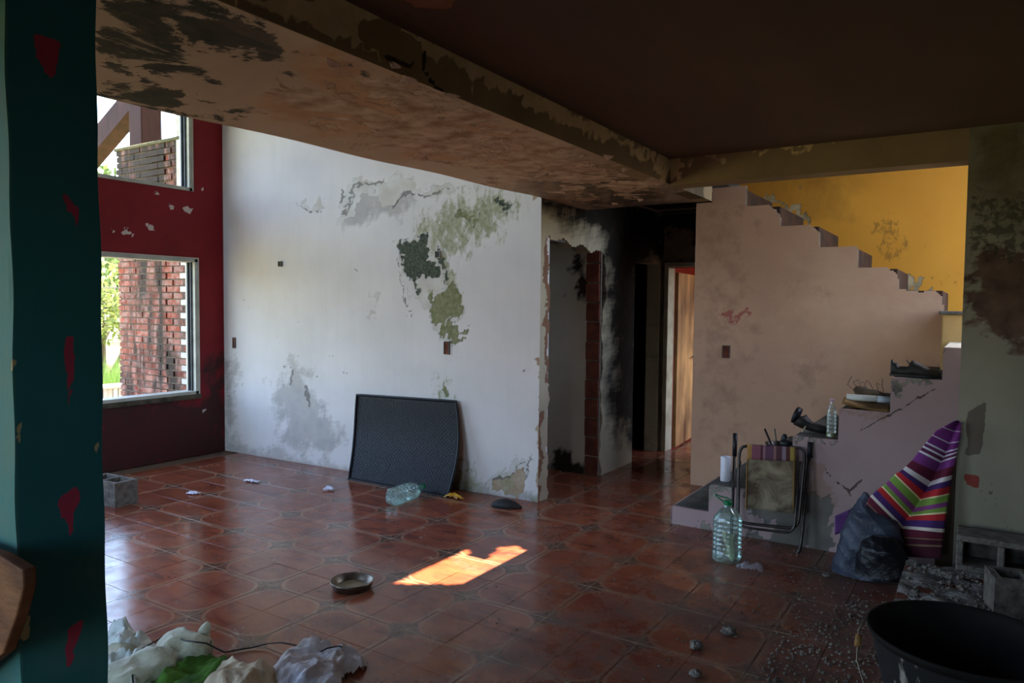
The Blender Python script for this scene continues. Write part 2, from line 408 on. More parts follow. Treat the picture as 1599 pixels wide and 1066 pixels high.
m_tube = simple('dark_metal_tube', s(74, 68, 64), s(40, 36, 34), ns=14, rough=.35, metal=.7, bump=.05)

def brick_mat(name, cols, stain=True):
    a = N(name); oi = a.n('ShaderNodeObjectInfo'); v = a.pos('world')
    c = a.ramp(oi.outputs['Random'], [(i/(len(cols)-1), k) for i, k in enumerate(cols)])
    c = a.mix(a.rng(a.noise(v, 16, 5), .4, .7, 0, .6), c, s(170, 150, 142))
    if stain:
        nz = a.noise(a.pos('world', (2.2, 1, .35)), 2.4, 7, .7, .4)
        sz = a.n('ShaderNodeSeparateXYZ'); a.l(v, sz.inputs[0]); nz = a.math('ADD', nz, a.rng(sz.outputs[2], 2.2, 2.8, 0, .12)); c = a.mix(a.rng(nz, .47, .6, 0, .93), c, s(40, 40, 36))
    a.color(c); a.set(Roughness=.9); a.bump(a.noise(v, 50, 4), .5, .006); return a.m
m_brick = brick_mat('red_garden_brick', [s(112, 52, 38), s(150, 74, 52), s(126, 74, 60), s(146, 96, 80), s(104, 62, 50)])
m_bwhite = brick_mat('whitewashed_brick', [s(196, 196, 190), s(176, 178, 174), s(206, 204, 196)], False)
m_mortar = simple('mortar', s(140, 126, 112), s(96, 86, 76), ns=30, rough=.95, kind='world', bump=.6)
m_hollow = simple('orange_clay_block', s(122, 66, 48), s(78, 44, 34), ns=10, rough=.9, kind='world', bump=.5)

def clear_plastic(name, tint, dens=.25, rough=.12):
    a = N(name); t = a.t; t.nodes.remove(a.b)
    tr = a.n('ShaderNodeBsdfTransparent'); tr.inputs[0].default_value = tint
    gl = a.n('ShaderNodeBsdfGlossy', Roughness=rough); gl.inputs[0].default_value = (.95, 1, 1, 1)
    df = a.n('ShaderNodeBsdfDiffuse'); df.inputs[0].default_value = tuple(x*.8 for x in tint[:3])+(1,)
    tl = a.n('ShaderNodeBsdfTranslucent'); tl.inputs[0].default_value = tint
    bp = a.n('ShaderNodeBump', Strength=.5, Distance=.01); a.l(a.noise(a.pos('obj'), 25, 3), bp.inputs['Height'])
    for q in (gl, df): a.l(bp.outputs[0], q.inputs['Normal'])
    m1 = a.n('ShaderNodeMixShader'); m1.inputs[0].default_value = dens
    m0 = a.n('ShaderNodeMixShader'); m0.inputs[0].default_value = .5; a.l(df.outputs[0], m0.inputs[1]); a.l(tl.outputs[0], m0.inputs[2])
    a.l(tr.outputs[0], m1.inputs[1]); a.l(m0.outputs[0], m1.inputs[2])
    lw = a.n('ShaderNodeLayerWeight', Blend=.35); f = a.rng(lw.outputs['Fresnel'], 0, 1, .06, .75)
    m2 = a.n('ShaderNodeMixShader'); a.l(f, m2.inputs[0]); a.l(m1.outputs[0], m2.inputs[1]); a.l(gl.outputs[0], m2.inputs[2])
    a.l(m2.outputs[0], t.nodes['Material Output'].inputs[0]); return a.m
m_pet = clear_plastic('green_tinted_bottle_plastic', (.74, .90, .85, 1), .17)
m_petclear = clear_plastic('clear_bottle_plastic', (.92, .95, .92, 1), .2)
m_film = clear_plastic('crumpled_clear_film', (.8, .8, .9, 1), .4)

# ------------------------------------------------------------------ SETTING
XL = -2.98; YW = 2.28; XC = .85; XB = 1.965; ZS = 2.43; ZC = 2.6; ZR = 4.6; YR = 2.2; YP = 3.66; YY = 4.65; XE = 4.9; YF = -4.6
# floor
fl = M().box(XL-.15, XE, YF, 8.2, -.15, -.010).build('floor', m_grout); struct(fl, 'floor of terracotta coloured ceramic tiles with thin dark joints')
tm = M(); k = .1241; b = .0012
tm.add([(-k,-k,-.009),(k,-k,-.009),(k,k,-.009),(-k,k,-.009),(-k,-k,-b),(k,-k,-b),(k,k,-b),(-k,k,-b),(-k+b,-k+b,0),(k-b,-k+b,0),(k-b,k-b,0),(-k+b,k-b,0)],
       [(0,1,5,4),(1,2,6,5),(2,3,7,6),(3,0,4,7),(4,5,9,8),(5,6,10,9),(6,7,11,10),(7,4,8,11),(8,9,10,11)])
tile_me = tm.mesh('tile', m_tile)
cells = []
for i in range(int(XL/.25)-1, int(XE/.25)):
    for j in range(int(YF/.25)-1, 33):
        x, y = (i+.5)*.25, (j+.5)*.25
        if x-.12 < XL or y+.12 > 8.2 or y-.12 < YF: continue
        if y > 2.5 and not (XC-.6 < x < 2.0): continue
        q = px([(x, y, 0)])[0]; dd = (np.array([x, y, 0])-CAM)@F
        vis = dd > .5 and 150 < q[0] < 1620 and q[1] < 1100 and (y < 2.5 or x > .7)
        if x > 2.0 and y > 2.5: vis = False
        cells.append((not vis, dd, x, y))
cells.sort()
rest = M()
for n_, (hid, dd, x, y) in enumerate(cells):
    dz = random.uniform(-.0008, .0008)
    if n_ < 300 and not hid:
        t = bpy.data.objects.new('tile', tile_me); COL.objects.link(t); t.parent = fl; t.location = (x, y, dz)
        t.rotation_euler = (random.uniform(-.003, .003), random.uniform(-.003, .003), random.uniform(-.002, .002))
    else:
        rest.add([(x+a[0], y+a[1], a[2]+dz) for a in tm.v], tm.f)
tag(rest.build('more_tiles', m_tile, fl), 'the remaining floor tiles towards the walls, hall and far corners', kind='stuff')

# red window wall
WY0, WY1 = -1.15, 1.90
def keep_red(u, v): return ~(rect(WY0, WY1, .64, 2.03)(u, v) | rect(WY0, 1.85, 2.71, 4.0)(u, v))
wl = gridwall('wall_left', m_red, 'x', XL, (YF, YW+.1, WY0, WY1, 1.85), (0, ZR, .64, 2.03, 2.71, 4.0), keep_red, solid=.15, flip=False, du=.025,
              lab='dark red painted wall with two white framed windows, sooty at the bottom')
mask(wl, 'soot_shade', [[(140,622),(320,622),(330,560),(352,540),(360,720),(140,760)]], soft=22)
mask(wl, 'flake', [[(282,322),(302,326),(300,333),(288,332)],[(224,350),(238,352),(246,360),(232,362)],[(192,352),(200,353),(200,357),(190,356)],[(190,360),(210,364),(205,368),(190,366)],
                   [(265,318),(272,322),(268,327),(262,322)],[(312,292),(318,296),(314,300)],[(240,298),(254,300),(250,304),(241,302)],[(312,640),(325,640),(320,646)],[(176,358),(182,360),(178,364)]], soft=3)
# white wall
ww = gridwall('wall_back', m_white, 'y', YW+.04, (XL, XC, -2.9), (0, ZR, .1), None, solid=.15, flip=False, du=.0125,
              lab='tall white plastered wall with green mould stain and peeling paint')
ww.data.vertices[0].co
for vtx in ww.data.vertices: vtx.co.y = 2.21 + (vtx.co.x-XL)/(XC-XL)*.14
mask(ww, 'moss', [[(655,345),(700,318),(740,298),(790,300),(822,306),(815,330),(790,345),(765,380),(735,385),(712,400),(718,470),(705,520),(690,450),(690,395),(660,380)],
                  [(686,596),(702,596),(702,630),(686,630)], [(720,725),(745,730),(740,760),(760,778),(700,775),(700,740)], [(775,742),(800,735),(800,760),(780,765)], [(770,770),(855,785),(855,792),(700,780),(700,765)]], soft=15, amp=.70)
mask(ww, 'moss2', [[(690,446),(706,440),(714,452),(714,490),(705,505),(724,522),(716,532),(694,530),(692,500),(676,503),(672,488),(684,468)], [(686,600),(699,600),(699,624),(688,624)], [(720,335),(745,330),(735,355),(715,352)]], soft=5)
mask(ww, 'black', [[(636,374),(660,370),(664,392),(676,412),(676,430),(662,436),(652,452),(646,432),(632,420),(628,395)], [(681,392),(692,392),(692,415),(697,428),(690,438),(684,420)], [(778,318),(789,314),(788,332),(780,332)]], soft=7)
mask(ww, 'peel', [[(626,385),(640,362),(665,352),(700,330),(720,345),(700,400),(716,450),(720,480),(700,540),(672,508),(660,470),(640,455),(632,470),(624,440)],
                  [(532,322),(548,284),(600,276),(652,288),(718,292),(700,312),(648,300),(600,318),(560,310),(548,345),(538,360)],
                  [(462,314),(492,312),(512,322),(488,330),(478,322)], [(574,470),(584,455),(602,452),(590,468),(578,476)], [(572,482),(580,480),(580,498),(574,496)],
                  [(752,762),(775,738),(822,712),(832,716),(828,742),(800,752),(782,768)], [(690,325),(760,322),(770,350),(730,360)]], soft=5, amp=.9)
mask(ww, 'chip', [[(772,752),(792,742),(820,732),(824,745),(812,768),(806,782),(790,765),(775,762)], [(841,560),(852,560),(852,792),(843,792),(840,700)], [(834,300),(842,300),(842,312),(834,314)]], soft=3, wk=.5)
mask(ww, 'dirt', [[(428,600),(460,560),(500,630),(535,680),(520,712),(440,690),(440,640)], [(340,690),(560,735),(560,745),(340,712)], [(700,740),(850,778),(850,795),(690,780)],[(345,560),(362,560),(366,705),(345,705)],[(470,580),(486,580),(486,640),(474,640)],[(540,300),(640,280),(640,330),(540,350)]], soft=16,
     world=lambda P: np.clip(.75-P[:, 2]*8, 0, 1))
dots = [(446,572),(438,600),(432,524),(552,420),(640,487),(642,497),(520,560),(466,500),(360,620),(470,555),(540,585),(818,576),(836,562),(497,586),(380,470),(390,478),(720,560),(376,600),(512,555)]
mask(ww, 'line', [[(x-1.5,y-1),(x+1.5,y-2),(x+1,y+2),(x-1,y+2)] for x, y in dots] + [[(452,575),(456,578),(452,600),(450,590)],[(478,600),(483,602),(482,640),(478,630)],[(620,400),(622,400),(622,440),(634,478),(632,480),(619,440)],[(536,290),(540,290),(538,320),(534,318)],[(584,280),(587,280),(586,300),(584,300)],[(532,340),(536,336),(550,290),(600,280),(600,283),(552,294),(538,340)],[(610,318),(640,300),(700,298),(700,301),(642,304),(612,321)],[(470,318),(480,326),(500,328),(500,330),(478,329)],[(770,750),(790,742),(822,720),(822,723),(792,746),(772,754)],[(826,700),(829,720),(826,742),(824,742),(826,720)]], soft=1.8, wk=.5)

# sockets and boxes let into the walls
def wallbox(name, x, y, pl, c, wpx, hpx, label, mat, fr=None):
    f = {'y': atY, 'x': atX}[pl]; p = f(x, y, c); d = np.linalg.norm(p-CAM)
    hw, hh = wpx/2*d/FPX*(1.1), hpx/2*d/FPX
    t = thing(name, label, 'wall box', tuple(p))
    m = M(); m.box(-hw, hw, -.004, .02, -hh, hh); m.build('box_back', mat, t)
    r = M(); e = .006
    for a in ((-hw-e, -hw, -hh-e, hh+e), (hw, hw+e, -hh-e, hh+e), (-hw, hw, -hh-e, -hh), (-hw, hw, hh, hh+e)): r.box(a[0], a[1], -.010, .02, a[2], a[3])
    r.build('box_rim', fr or m_concrete, t); return t
yw = lambda x: 2.21+(x-XL)/(XC-XL)*.14
wallbox('junction_box', 684, 397, 'y', yw(-.2), 8, 9, 'small black square junction box in the mouldy patch of the white wall', m_dark, m_cream)
wallbox('junction_box', 438, 412, 'y', yw(-2.2), 6, 6, 'tiny dark square hole box high on the clean left part of the white wall', m_dark)
wallbox('junction_box', 366, 535, 'y', yw(-2.9), 4, 14, 'narrow rusty box on the white wall beside the red wall corner', m_hollow)
wallbox('junction_box', 698, 543, 'y', yw(-.1), 8, 18, 'brick red upright recess below the green mould stain', m_hollow)
wallbox('junction_box', 1134, 549, 'y', YP, 9, 17, 'brick red upright socket hole in the pink stair wall', m_hollow)

# hall side wall with its knocked-through doorway
dl = [(.0,2.70),(2.36,2.70)]
def keep_side(u, v):
    edge = 2.49 + .012*np.sin(v*9) + .012*np.sin(v*23+1) + .01*np.sin(v*41) - .03*(v > 2.0)
    far = 3.49 + .02*np.sin(v*11+2) + .014*np.sin(v*27) + .06*(v > 1.5)*np.sin((v-1.5)*4)
    top = 2.14 - .07*(u-2.5) + .02*np.sin(u*19)
    return ~((u > edge) & (u < far) & (v < top)) & ~((u > 4.22) & (u < 4.9) & (v < 2.05))
wh = gridwall('wall_hall', m_hall, 'x', XC, (2.352, 5.0, 4.22, 4.9), (0, 2.6, 2.05), keep_side, solid=.15, flip=False, du=.014,
              lab='smoke-blackened hall wall with a knocked-through doorway and ragged plaster edges')
mask(wh, 'soot_shade', [[(940,320),(1010,310),(1050,320),(1050,400),(1009,410),(1008,715),(985,700),(975,670),(962,690),(952,620),(945,480)], [(842,300),(1000,300),(1000,372),(930,372),(880,345),(842,318)]], soft=22)
mask(wh, 'chip', [[(850,372),(860,366),(862,600),(852,600)],[(840,640),(846,640),(846,790),(840,790)]], soft=3, wk=.4)
# niche wall behind the opening and its brick reveal
nw = gridwall('wall_niche', m_niche, 'y', 3.46, (-.6, XC-.15), (0, 2.6), None, solid=.1, flip=False, du=.03, lab='plain grey plaster wall inside the small dark side room')
mask(nw, 'soot_shade', [[(898,395),(915,380),(915,470),(900,460),(890,420)], [(855,365),(915,375),(915,385),(855,375)], [(880,700),(912,720),(912,745),(856,738)]], soft=9)
nside = gridwall('wall_side_room', m_niche, 'x', -.6, (2.36, 5.15), (0, 2.6), None, solid=-.1, du=.2, lab='end wall of the small dark side room')
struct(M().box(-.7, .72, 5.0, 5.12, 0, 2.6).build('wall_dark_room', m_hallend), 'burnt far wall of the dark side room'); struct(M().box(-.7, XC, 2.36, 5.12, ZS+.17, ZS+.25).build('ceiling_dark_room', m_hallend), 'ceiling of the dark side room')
jm = M().box(XC-.148, XC-.01, 3.463, 3.485, 0, 2.16).build('trim_1', m_mortar); struct(jm, 'mortar bed of the exposed brick doorway reveal')
bz = 0.01
bm_ = M().box(-.066, .066, -.02, .0, 0, .165).mesh('brick', m_hollow)
for i in range(12):
    t = bpy.data.objects.new('brick', bm_); COL.objects.link(t); t.parent = jm
    t.location = (XC-.078+random.uniform(-.006, .006), 3.463+random.uniform(-.012, .0), bz); t.rotation_euler = (0, random.uniform(-.02, .02), random.uniform(-.05, .05)); bz += .18
lint = M().box(XC-.15, XC-.02, 2.44, 3.55, 2.115, 2.17).build('trim_2', m_concrete, bevel=.006); struct(lint, 'rough lintel above the knocked-through doorway')

# hall end wall with door
def keep_end(u, v): return ~rect(.93, 1.68, -.1, 2.02)(u, v)
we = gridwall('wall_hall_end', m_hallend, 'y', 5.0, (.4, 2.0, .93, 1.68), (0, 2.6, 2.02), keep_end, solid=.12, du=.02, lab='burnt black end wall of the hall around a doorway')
mask(we, 'pale', [[(1008,400),(1034,400),(1034,708),(1008,708)], [(1033,358),(1088,358),(1088,414),(1033,414)]], soft=5, amp=.85)
df = M(); df.box(.885, .935, 4.93, 5.13, 0, 2.02); df.box(1.68, 1.73, 4.93, 5.13, 0, 2.06); df.box(.885, 1.73, 4.93, 5.13, 2.02, 2.07)
d1 = thing('door_1', None, None, (0, 0, 0)); del_ = d1; d1['kind'] = 'structure'; d1['label'] = 'open door at the end of the burnt hall, cream leaf swung into the red room'
df.build('door_frame', m_cream, d1, bevel=.006)
lf = M().box(0, .72, -.02, .02, .02, 1.97).build('door_leaf', simple('scorched_cream_door', s(206, 152, 94), s(92, 58, 34), ns=4, rough=.45, kind='obj', sc3=(1, 1, .4)), d1, bevel=.004)
lf.location = (.955, 5.14, 0); lf.rotation_euler = (0, 0, math.radians(95))
hd = M(); hd.tube([(.66, -.02, 1.0), (.66, -.07, 1.0), (.56, -.07, 1.0)], .009); hd.build('door_handle', m_steel, lf, smooth=True)
# back room
br = M()
for bx_ in ((.3, .42, 5.12, 8.2, 0, 2.6), (.3, 3.2, 8.1, 8.2, 0, 2.6)): br.box(*bx_)
br = br.build('wall_red_room', m_redroom); struct(br, 'orange red painted walls of the room behind the hall')
b2 = gridwall('wall_red_room_side', m_redroom, 'x', 3.1, (5.0, 8.1, 5.4, 7.6), (0, 2.6, .6, 2.4), lambda u, v: ~rect(5.4, 7.6, .6, 2.4)(u, v), solid=-.12, du=.3, lab='window side of the red painted room')
b3 = M().box(1.9, 3.2, 4.78, 5.0, 0, 2.6).build('wall_red_room_front', m_redroom); struct(b3, 'near wall of the red painted room')
b4 = M().box(.3, 3.2, 5.0, 8.2, 2.6, 2.7).build('ceiling_red_room', m_roof); struct(b4, 'ceiling of the red painted room')
b5 = M().box(.3, 3.2, 8.2, 8.25, -.1, 0).build('floor_edge', m_grout); struct(b5, 'floor edge of the red painted room')
fb = M().box(1.8, 3.2, 5.0, 8.2, -.02, -.001).build('floor_red_room', m_tile); struct(fb, 'tiled floor of the red painted room')

# damp slab, beams, ceilings
sb = gridwall('ceiling_slab', m_slab, 'z', ZS, (XC+.01, XB), (YF, 3.12, YW), None, solid=.17, flip=False, du=.018, lab='low ceiling slab with peeling paint, black mould and damp')
for f_ in sb.data.polygons: f_.flip()
for vtx in sb.data.vertices:
    y = vtx.co.y; vtx.co.z = ZS - .045*(1-min(1, max(0, (y+1.2)/3.4)))*(XB-vtx.co.x)/1.1 + .004*math.sin(y*5.1+vtx.co.x*3)*min(1,(XB-vtx.co.x)*5)
mask(sb, 'mould', [[(150,0),(360,0),(380,40),(350,60),(320,70),(270,30),(240,60),(330,110),(340,130),(290,120),(200,110),(150,110)],
                   [(150,120),(200,125),(285,135),(290,160),(270,178),(200,165),(150,150)], [(380,50),(430,60),(465,80),(450,105),(400,90),(370,75)], [(525,100),(568,88),(562,105),(535,112)],[(300,165),(400,172),(390,180),(330,180)],[(150,20),(250,20),(300,60),(250,100),(150,90)],[(250,20),(420,10),(440,70),(330,95)]], soft=14, amp=.7)
mask(sb, 'mould2', [[(330,25),(400,35),(450,75),(410,100),(350,60),(310,50)]], soft=10)
mask(sb, 'orange', [[(380,150),(520,60),(640,130),(900,240),(1040,300),(880,300),(700,250),(500,215)]], soft=40, amp=.75)
mask(sb, 'peel', [[(420,130),(520,90),(700,140),(860,210),(1040,285),(1000,330),(840,300),(700,262),(480,215)]], soft=30, amp=.62)
mask(sb, 'soot_shade', [[(820,300),(860,270),(950,250),(1040,290),(1110,320),(1000,345)]], soft=40)
# hanging paint flakes
m_flake = simple('loose_paint_flake', s(226, 200, 176), s(206, 178, 152), rough=.85)
for k_, (x, y, l_, a_) in enumerate([(640,125,.12,.3),(705,150,.1,.1),(618,103,.07,.5),(790,221,.13,.2),(855,268,.05,.8),(900,272,.1,.2),(925,258,.08,.6),(950,245,.12,.1),(975,265,.1,.4),(740,195,.06,0),(560,190,.06,.3),(690,185,.05,.2),(520,100,.12,.5),(660,240,.05,.1),(880,290,.1,.1),(1000,312,.12,.2),(960,318,.1,0),(770,240,.06,.3)]):
    p = atZ(x, y, ZS-.02); l_ *= .62; m = M(); wd = l_*.45; sd_ = random.random()*6
    m.grid(lambda u, v: ((u-.5)*l_+.01*math.sin(v*5+sd_), (v-.5)*wd*(.6+.4*math.sin(u*PI)), -.014*(v**2)*(.4+.6*math.sin(u*PI)+.2*math.sin(u*9+sd_))), 8, 4)
    o = m.build('paint_flake', m_flake, sb, smooth=True, solid=.002); o.location = tuple(p + np.array([0, 0, .006])); o.rotation_euler = (0, 0, a_+1.2)
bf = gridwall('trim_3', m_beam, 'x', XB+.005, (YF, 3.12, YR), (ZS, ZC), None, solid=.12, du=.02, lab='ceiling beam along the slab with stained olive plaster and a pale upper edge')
mask(bf, 'pale', [[(540,0),(700,60),(870,160),(1040,250),(1040,256),(920,205),(860,185),(800,150),(740,118),(690,95),(600,50),(520,10)], [(360,-5),(570,-5),(670,70),(640,115),(560,70),(480,40)], [(730,100),(745,108),(740,140),(730,130)],[(1028,250),(1046,250),(1046,292),(1032,290)]], soft=7)
mask(bf, 'peel', [[(570,20),(672,70),(668,110),(690,140),(700,160),(640,130),(600,85),(560,70)]], soft=6)
mask(bf, 'crack', [[(664,70),(670,72),(664,110),(690,140),(704,158),(698,158),(680,140),(658,112)],[(598,85),(640,100),(650,80),(654,84),(642,106),(600,92)]], soft=2.2)
mask(bf, 'soot_shade', [[(1050,280),(1094,280),(1094,325),(1050,300)]], soft=5)  # darker patch tones down the strong stairwell light on this end
hb = gridwall('trim_4', m_beam, 'y', YR, (XB, 3.715), (ZS-.01, ZC), None, solid=.17, du=.02, lab='short cross beam over the stair opening, olive stained plaster')
mask(hb, 'pale', [[(1040,246),(1060,248),(1060,286),(1042,286)],[(1040,244),(1300,220),(1300,226),(1040,252)]], soft=7)
cl = gridwall('ceiling', m_ceil, 'z', ZC, (XB-.05, XE), (YF, YR+.17), None, solid=.15, du=.05, lab='dark smoke-stained brown ceiling')
for f_ in cl.data.polygons: f_.flip()
mask(cl, 'patch', [[(618,-30),(715,-10),(668,22),(640,10)]], soft=5)
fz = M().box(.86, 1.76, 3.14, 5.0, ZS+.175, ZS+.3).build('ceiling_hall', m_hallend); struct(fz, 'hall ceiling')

# right wall
wr = gridwall('wall_right', m_right, 'y', YR, (3.715, XE), (0, ZC), None, solid=.17, du=.015, lab='grey green wall right of the stairs with scorch marks and paint swatches')
mask(wr, 'soot_shade', [[(1500,180),(1620,180),(1620,330),(1500,300)]], soft=60)
mask(wr, 'scorch', [[(1510,380),(1600,400),(1640,470),(1640,560),(1560,540),(1510,500)]], soft=22, amp=.85)
mask(wr, 'brown', [[(1513,640),(1540,625),(1538,665),(1530,712),(1508,708)]], soft=3)
mask(wr, 'red', [[(1504,738),(1530,740),(1531,760),(1508,758)]], soft=3)
mask(wr, 'speck', [[(1510,300),(1640,300),(1640,420),(1510,400)],[(1560,810),(1575,815),(1570,822)],[(1525,765),(1560,770),(1550,785),(1530,778)]], soft=12, amp=.5)

# pink stair wall (stepped top)
prof = [(1.66,-.1),(1.66,2.50),(1.80,2.50),(1.80,2.615),(2.087,2.615),(2.087,2.445),(2.27,2.445),(2.33,2.40),(2.37,2.34),(2.375,2.262),(2.60,2.262),(2.68,2.20),(2.683,2.078),(2.945,2.078),(2.97,2.05),(2.97,1.908),(3.17,1.905),(3.235,1.87),(3.262,1.80),(3.262,1.738),
        (3.36,1.725),(3.42,1.715),(3.50,1.73),(3.545,1.69),(3.56,1.62),(3.565,1.52),(3.58,1.48),(3.575,1.3),(3.575,-.1)]
pw = gridwall('wall_stair', m_pink, 'y', YP, (1.66, 3.58, 2.087, 2.375, 2.683, 2.97, 3.262), (0, 2.62, 2.445, 2.262, 2.078, 1.908, 1.738), poly_in(prof), solid=.05, du=.013,
              lab='pale pink plaster wall beside the stairs with a stepped top edge')
mask(pw, 'pale', [[(1290,360),(1480,430),(1480,560),(1300,600),(1200,500),(1230,400)]], soft=60, amp=.7)  # paler right part imitates window light coming from the landing
mask(pw, 'scuff', [[(1088,300),(1180,320),(1180,700),(1084,740)],[(1210,430),(1290,430),(1290,470),(1210,470)],[(1088,480),(1096,480),(1092,600),(1084,600)],[(1240,620),(1300,560),(1320,580),(1260,640)],[(1200,560),(1300,560),(1300,620),(1200,620)]], soft=30, amp=.42)
mask(pw, 'red', [[(1132,486),(1172,484),(1172,494),(1135,496)]], soft=5)
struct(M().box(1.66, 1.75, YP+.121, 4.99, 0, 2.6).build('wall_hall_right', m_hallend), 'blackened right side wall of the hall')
pw.data.materials.append(simple('broken_plaster_edge', s(120,100,82), s(84,68,54), ns=20, rough=.95, kind='world')); pw.modifiers[0].material_offset_rim = 1
# upper flight
stc = thing('staircase', None, None, (0, 0, 0)); stc['kind'] = 'structure'; stc['label'] = 'two-flight concrete staircase with pale plastered side'
tx = [(1.76,2.087,2.61),(2.087,2.375,2.445),(2.375,2.683,2.262),(2.683,2.97,2.078),(2.97,3.262,1.908),(3.262,3.57,1.738)]
m_riser = simple('brown_riser', s(80, 50, 30), s(48, 32, 20), ns=8, rough=.9, kind='world')
for x0, x1, z in tx:
    o = M().box(x0, x1-.012, YP+.052, YY, z-.34, z-.010).build('upper_step', m_riser, stc, bevel=.01)
M().box(3.57, XE, 3.35, YY, 0, 1.55).build('landing', simple('landing_paint', s(196, 160, 104), s(176, 142, 88), ns=6, rough=.7, kind='world'), stc, bevel=.008)
M().box(3.62, XE, 2.425, 3.35, 0, 1.357).build('lower_landing', simple('pale_cement', s(214, 200, 172), s(180, 170, 150), rough=.8, kind='world'), stc, bevel=.006)
M().box(3.55, XE, 3.33, YY, 1.55, 1.575).build('landing_edge', m_concrete, stc, bevel=.006)
# lower flight
sx_ = [(1.945,2.22,.13),(2.22,2.50,.327),(2.50,2.777,.53),(2.777,3.055,.735),(3.055,3.347,.94),(3.347,3.62,1.16)]
for x0, x1, z in sx_:
    yb = YP if x0 > 1.95 else YP+.02
    o = M().box(x0, 3.64, 2.44, YP, max(0, z-.2), z-.004).build('step', m_tread, stc, bevel=.008)
sp = [(1.945,-.1)]
for x0, x1, z in sx_: sp += [(x0, z-.012), (x0+.012, z), (x1, z)]
sp += [(3.62,1.357),(XE,1.357),(XE,-.1)]
ss = gridwall('stair_side', m_pinkstair, 'y', 2.42, (1.945, XE, 2.22, 2.5, 2.777, 3.055, 3.347, 3.62), (0, 1.357, .13, .327, .53, .735, .94, 1.16), poly_in(sp), solid=.03, du=.0085)
ss.parent = stc; ss['label'] = 'plastered side face of the lower flight with a grey cement patch'
mask(ss, 'cement', [[(1175,735),(1262,765),(1296,778),(1300,800),(1290,830),(1296,865),(1170,870),(1160,840),(1200,838),(1205,820),(1198,805),(1165,795)]], soft=4)
mask(ss, 'crack', [[(1345,669),(1390,646),(1470,600),(1470,601),(1391,648),(1346,670)], [(1310,750),(1318,760),(1326,764),(1332,780),(1324,768),(1308,753)], [(1280,720),(1300,745),(1298,746)], [(1326,764),(1345,748),(1346,750),(1328,767)]], soft=1.4, wk=.25)
mask(ss, 'chip', [[(1390,590),(1460,592),(1440,600),(1410,604),(1398,620),(1390,606)], [(1237,683),(1305,684),(1300,688),(1237,690)], [(1104,756),(1140,757),(1150,768),(1106,766)], [(1045,820),(1110,830),(1110,836),(1045,828)],[(1465,540),(1475,540),(1475,552),(1468,552)]], soft=4)
mask(ss, 'scuff', [[(1262,700),(1290,740),(1300,780),(1262,770)],[(1320,640),(1388,642),(1380,655),(1320,648)]], soft=10, amp=.9)
mask(ss, 'pale', [[(0,0),(1,0),(1,1)]])
# front of first step stays a plaster kerb towards the hall
M().box(1.94, 1.95, 2.42, 3.66, 0, .125).build('kerb_side', m_pinkstair, stc)

# yellow stairwell
wy = gridwall('wall_stairwell', m_yellow, 'y', YY, (1.75, XE), (1.2, ZR), None, solid=.12, du=.03, lab='ochre yellow stairwell wall with scuffs')
mask(wy, 'soot_shade', [[(1160,240),(1330,240),(1300,300),(1240,320),(1160,300)]], soft=70, amp=.8)  # brown darkening at top left imitates the stairwell light fading
mask(wy, 'scuff', [[(1490,350),(1500,350),(1500,365),(1490,365)],[(1445,378),(1460,382),(1458,392),(1446,388)],[(1345,315),(1352,315),(1352,345),(1345,345)],[(1455,430),(1500,432),(1490,445),(1460,440)],[(1360,340),(1400,330),(1420,400),(1380,410)],[(1250,295),(1262,298),(1256,305)]], soft=10, amp=.5)
mask(wy, 'chip', [[(1196,308),(1206,303),(1230,318),(1255,330),(1264,350),(1256,352),(1240,336),(1216,322)], [(1400,440),(1416,425),(1440,455),(1460,460),(1452,470),(1410,458)], [(1474,470),(1482,480),(1480,492),(1472,486)],[(1246,298),(1256,300),(1250,305)]], soft=4)
def keep_sw(u, v): return ~rect(2.5, 4.5, 1.40, 4.0)(u, v)
gridwall('wall_stairwell_side', m_front, 'x', XE, (YR, YY, 2.5, 4.5), (0, ZR, 1.40, 4.0), keep_sw, solid=-.15, flip=False, du=.2, lab='outer wall of the stairwell with a window')
# upper storey shells, roof with an added hole for the sun patch
M_ = M(); M_.box(XC, XE, YR, YR+.15, ZC+.15, ZR); struct(M_.build('wall_upper_back', m_front), 'upper storey wall above the stair opening')
M_ = M(); M_.box(.75, .9, YR+.15, YY, ZC, ZR); M_.box(.75, 1.76, YY, YY+.12, ZC, ZR); M_.box(.86, 2.0, 3.14, 3.6, 3.0, 3.1); struct(M_.build('wall_upper_side', m_front), 'upper storey wall left of the stairs')
def keep_front(u, v): return ~(rect(-2.6, .2, .5, 2.15)(u, v) | rect(-2.6, .2, 2.75, 4.2)(u, v) | rect(2.0, 3.2, .0, 2.15)(u, v))
gridwall('wall_front', m_front, 'y', YF, (XL-.15, XE, -2.6, .2, 2.0, 3.2), (0, ZR, .5, 2.15, 2.75, 4.2), keep_front, solid=-.15, du=.3, lab='front wall behind the camera with large openings added for fill light')  # openings are unseen, sized to light the room from behind
M_ = M(); M_.box(XE, XE+.15, YF, YR+.17, 0, ZR); struct(M_.build('wall_camera_side', m_front), 'plain side wall beyond the blocks')
def keep_roof(u, v):
    hx = .18 + .0*u
    j = .035*np.sin(u*31)+.03*np.sin(v*23+1)
    P_ = np.stack([u.ravel(), v.ravel()], 1)
    base = [(1.06,.40),(1.42,.64),(1.45,1.30),(1.265,1.34),(1.21,1.27),(1.27,1.03),(1.13,1.01),(1.055,1.15)]
    sh = np.array([-.216, .02])*4.6
    return ~((sdf(P_, np.array(base)+sh) > 0).reshape(u.shape))
rf = gridwall('ceiling_roof', m_roof, 'z', ZR, (XL-1.1, XE+.3), (YF-.3, YY+.3), keep_roof, solid=.03, du=.03, dv=.03, lab='high roof over the double-height room with a small added hole shaped to the sun patch')  # unseen hole added to throw the sun patch; overhang added to block window sun

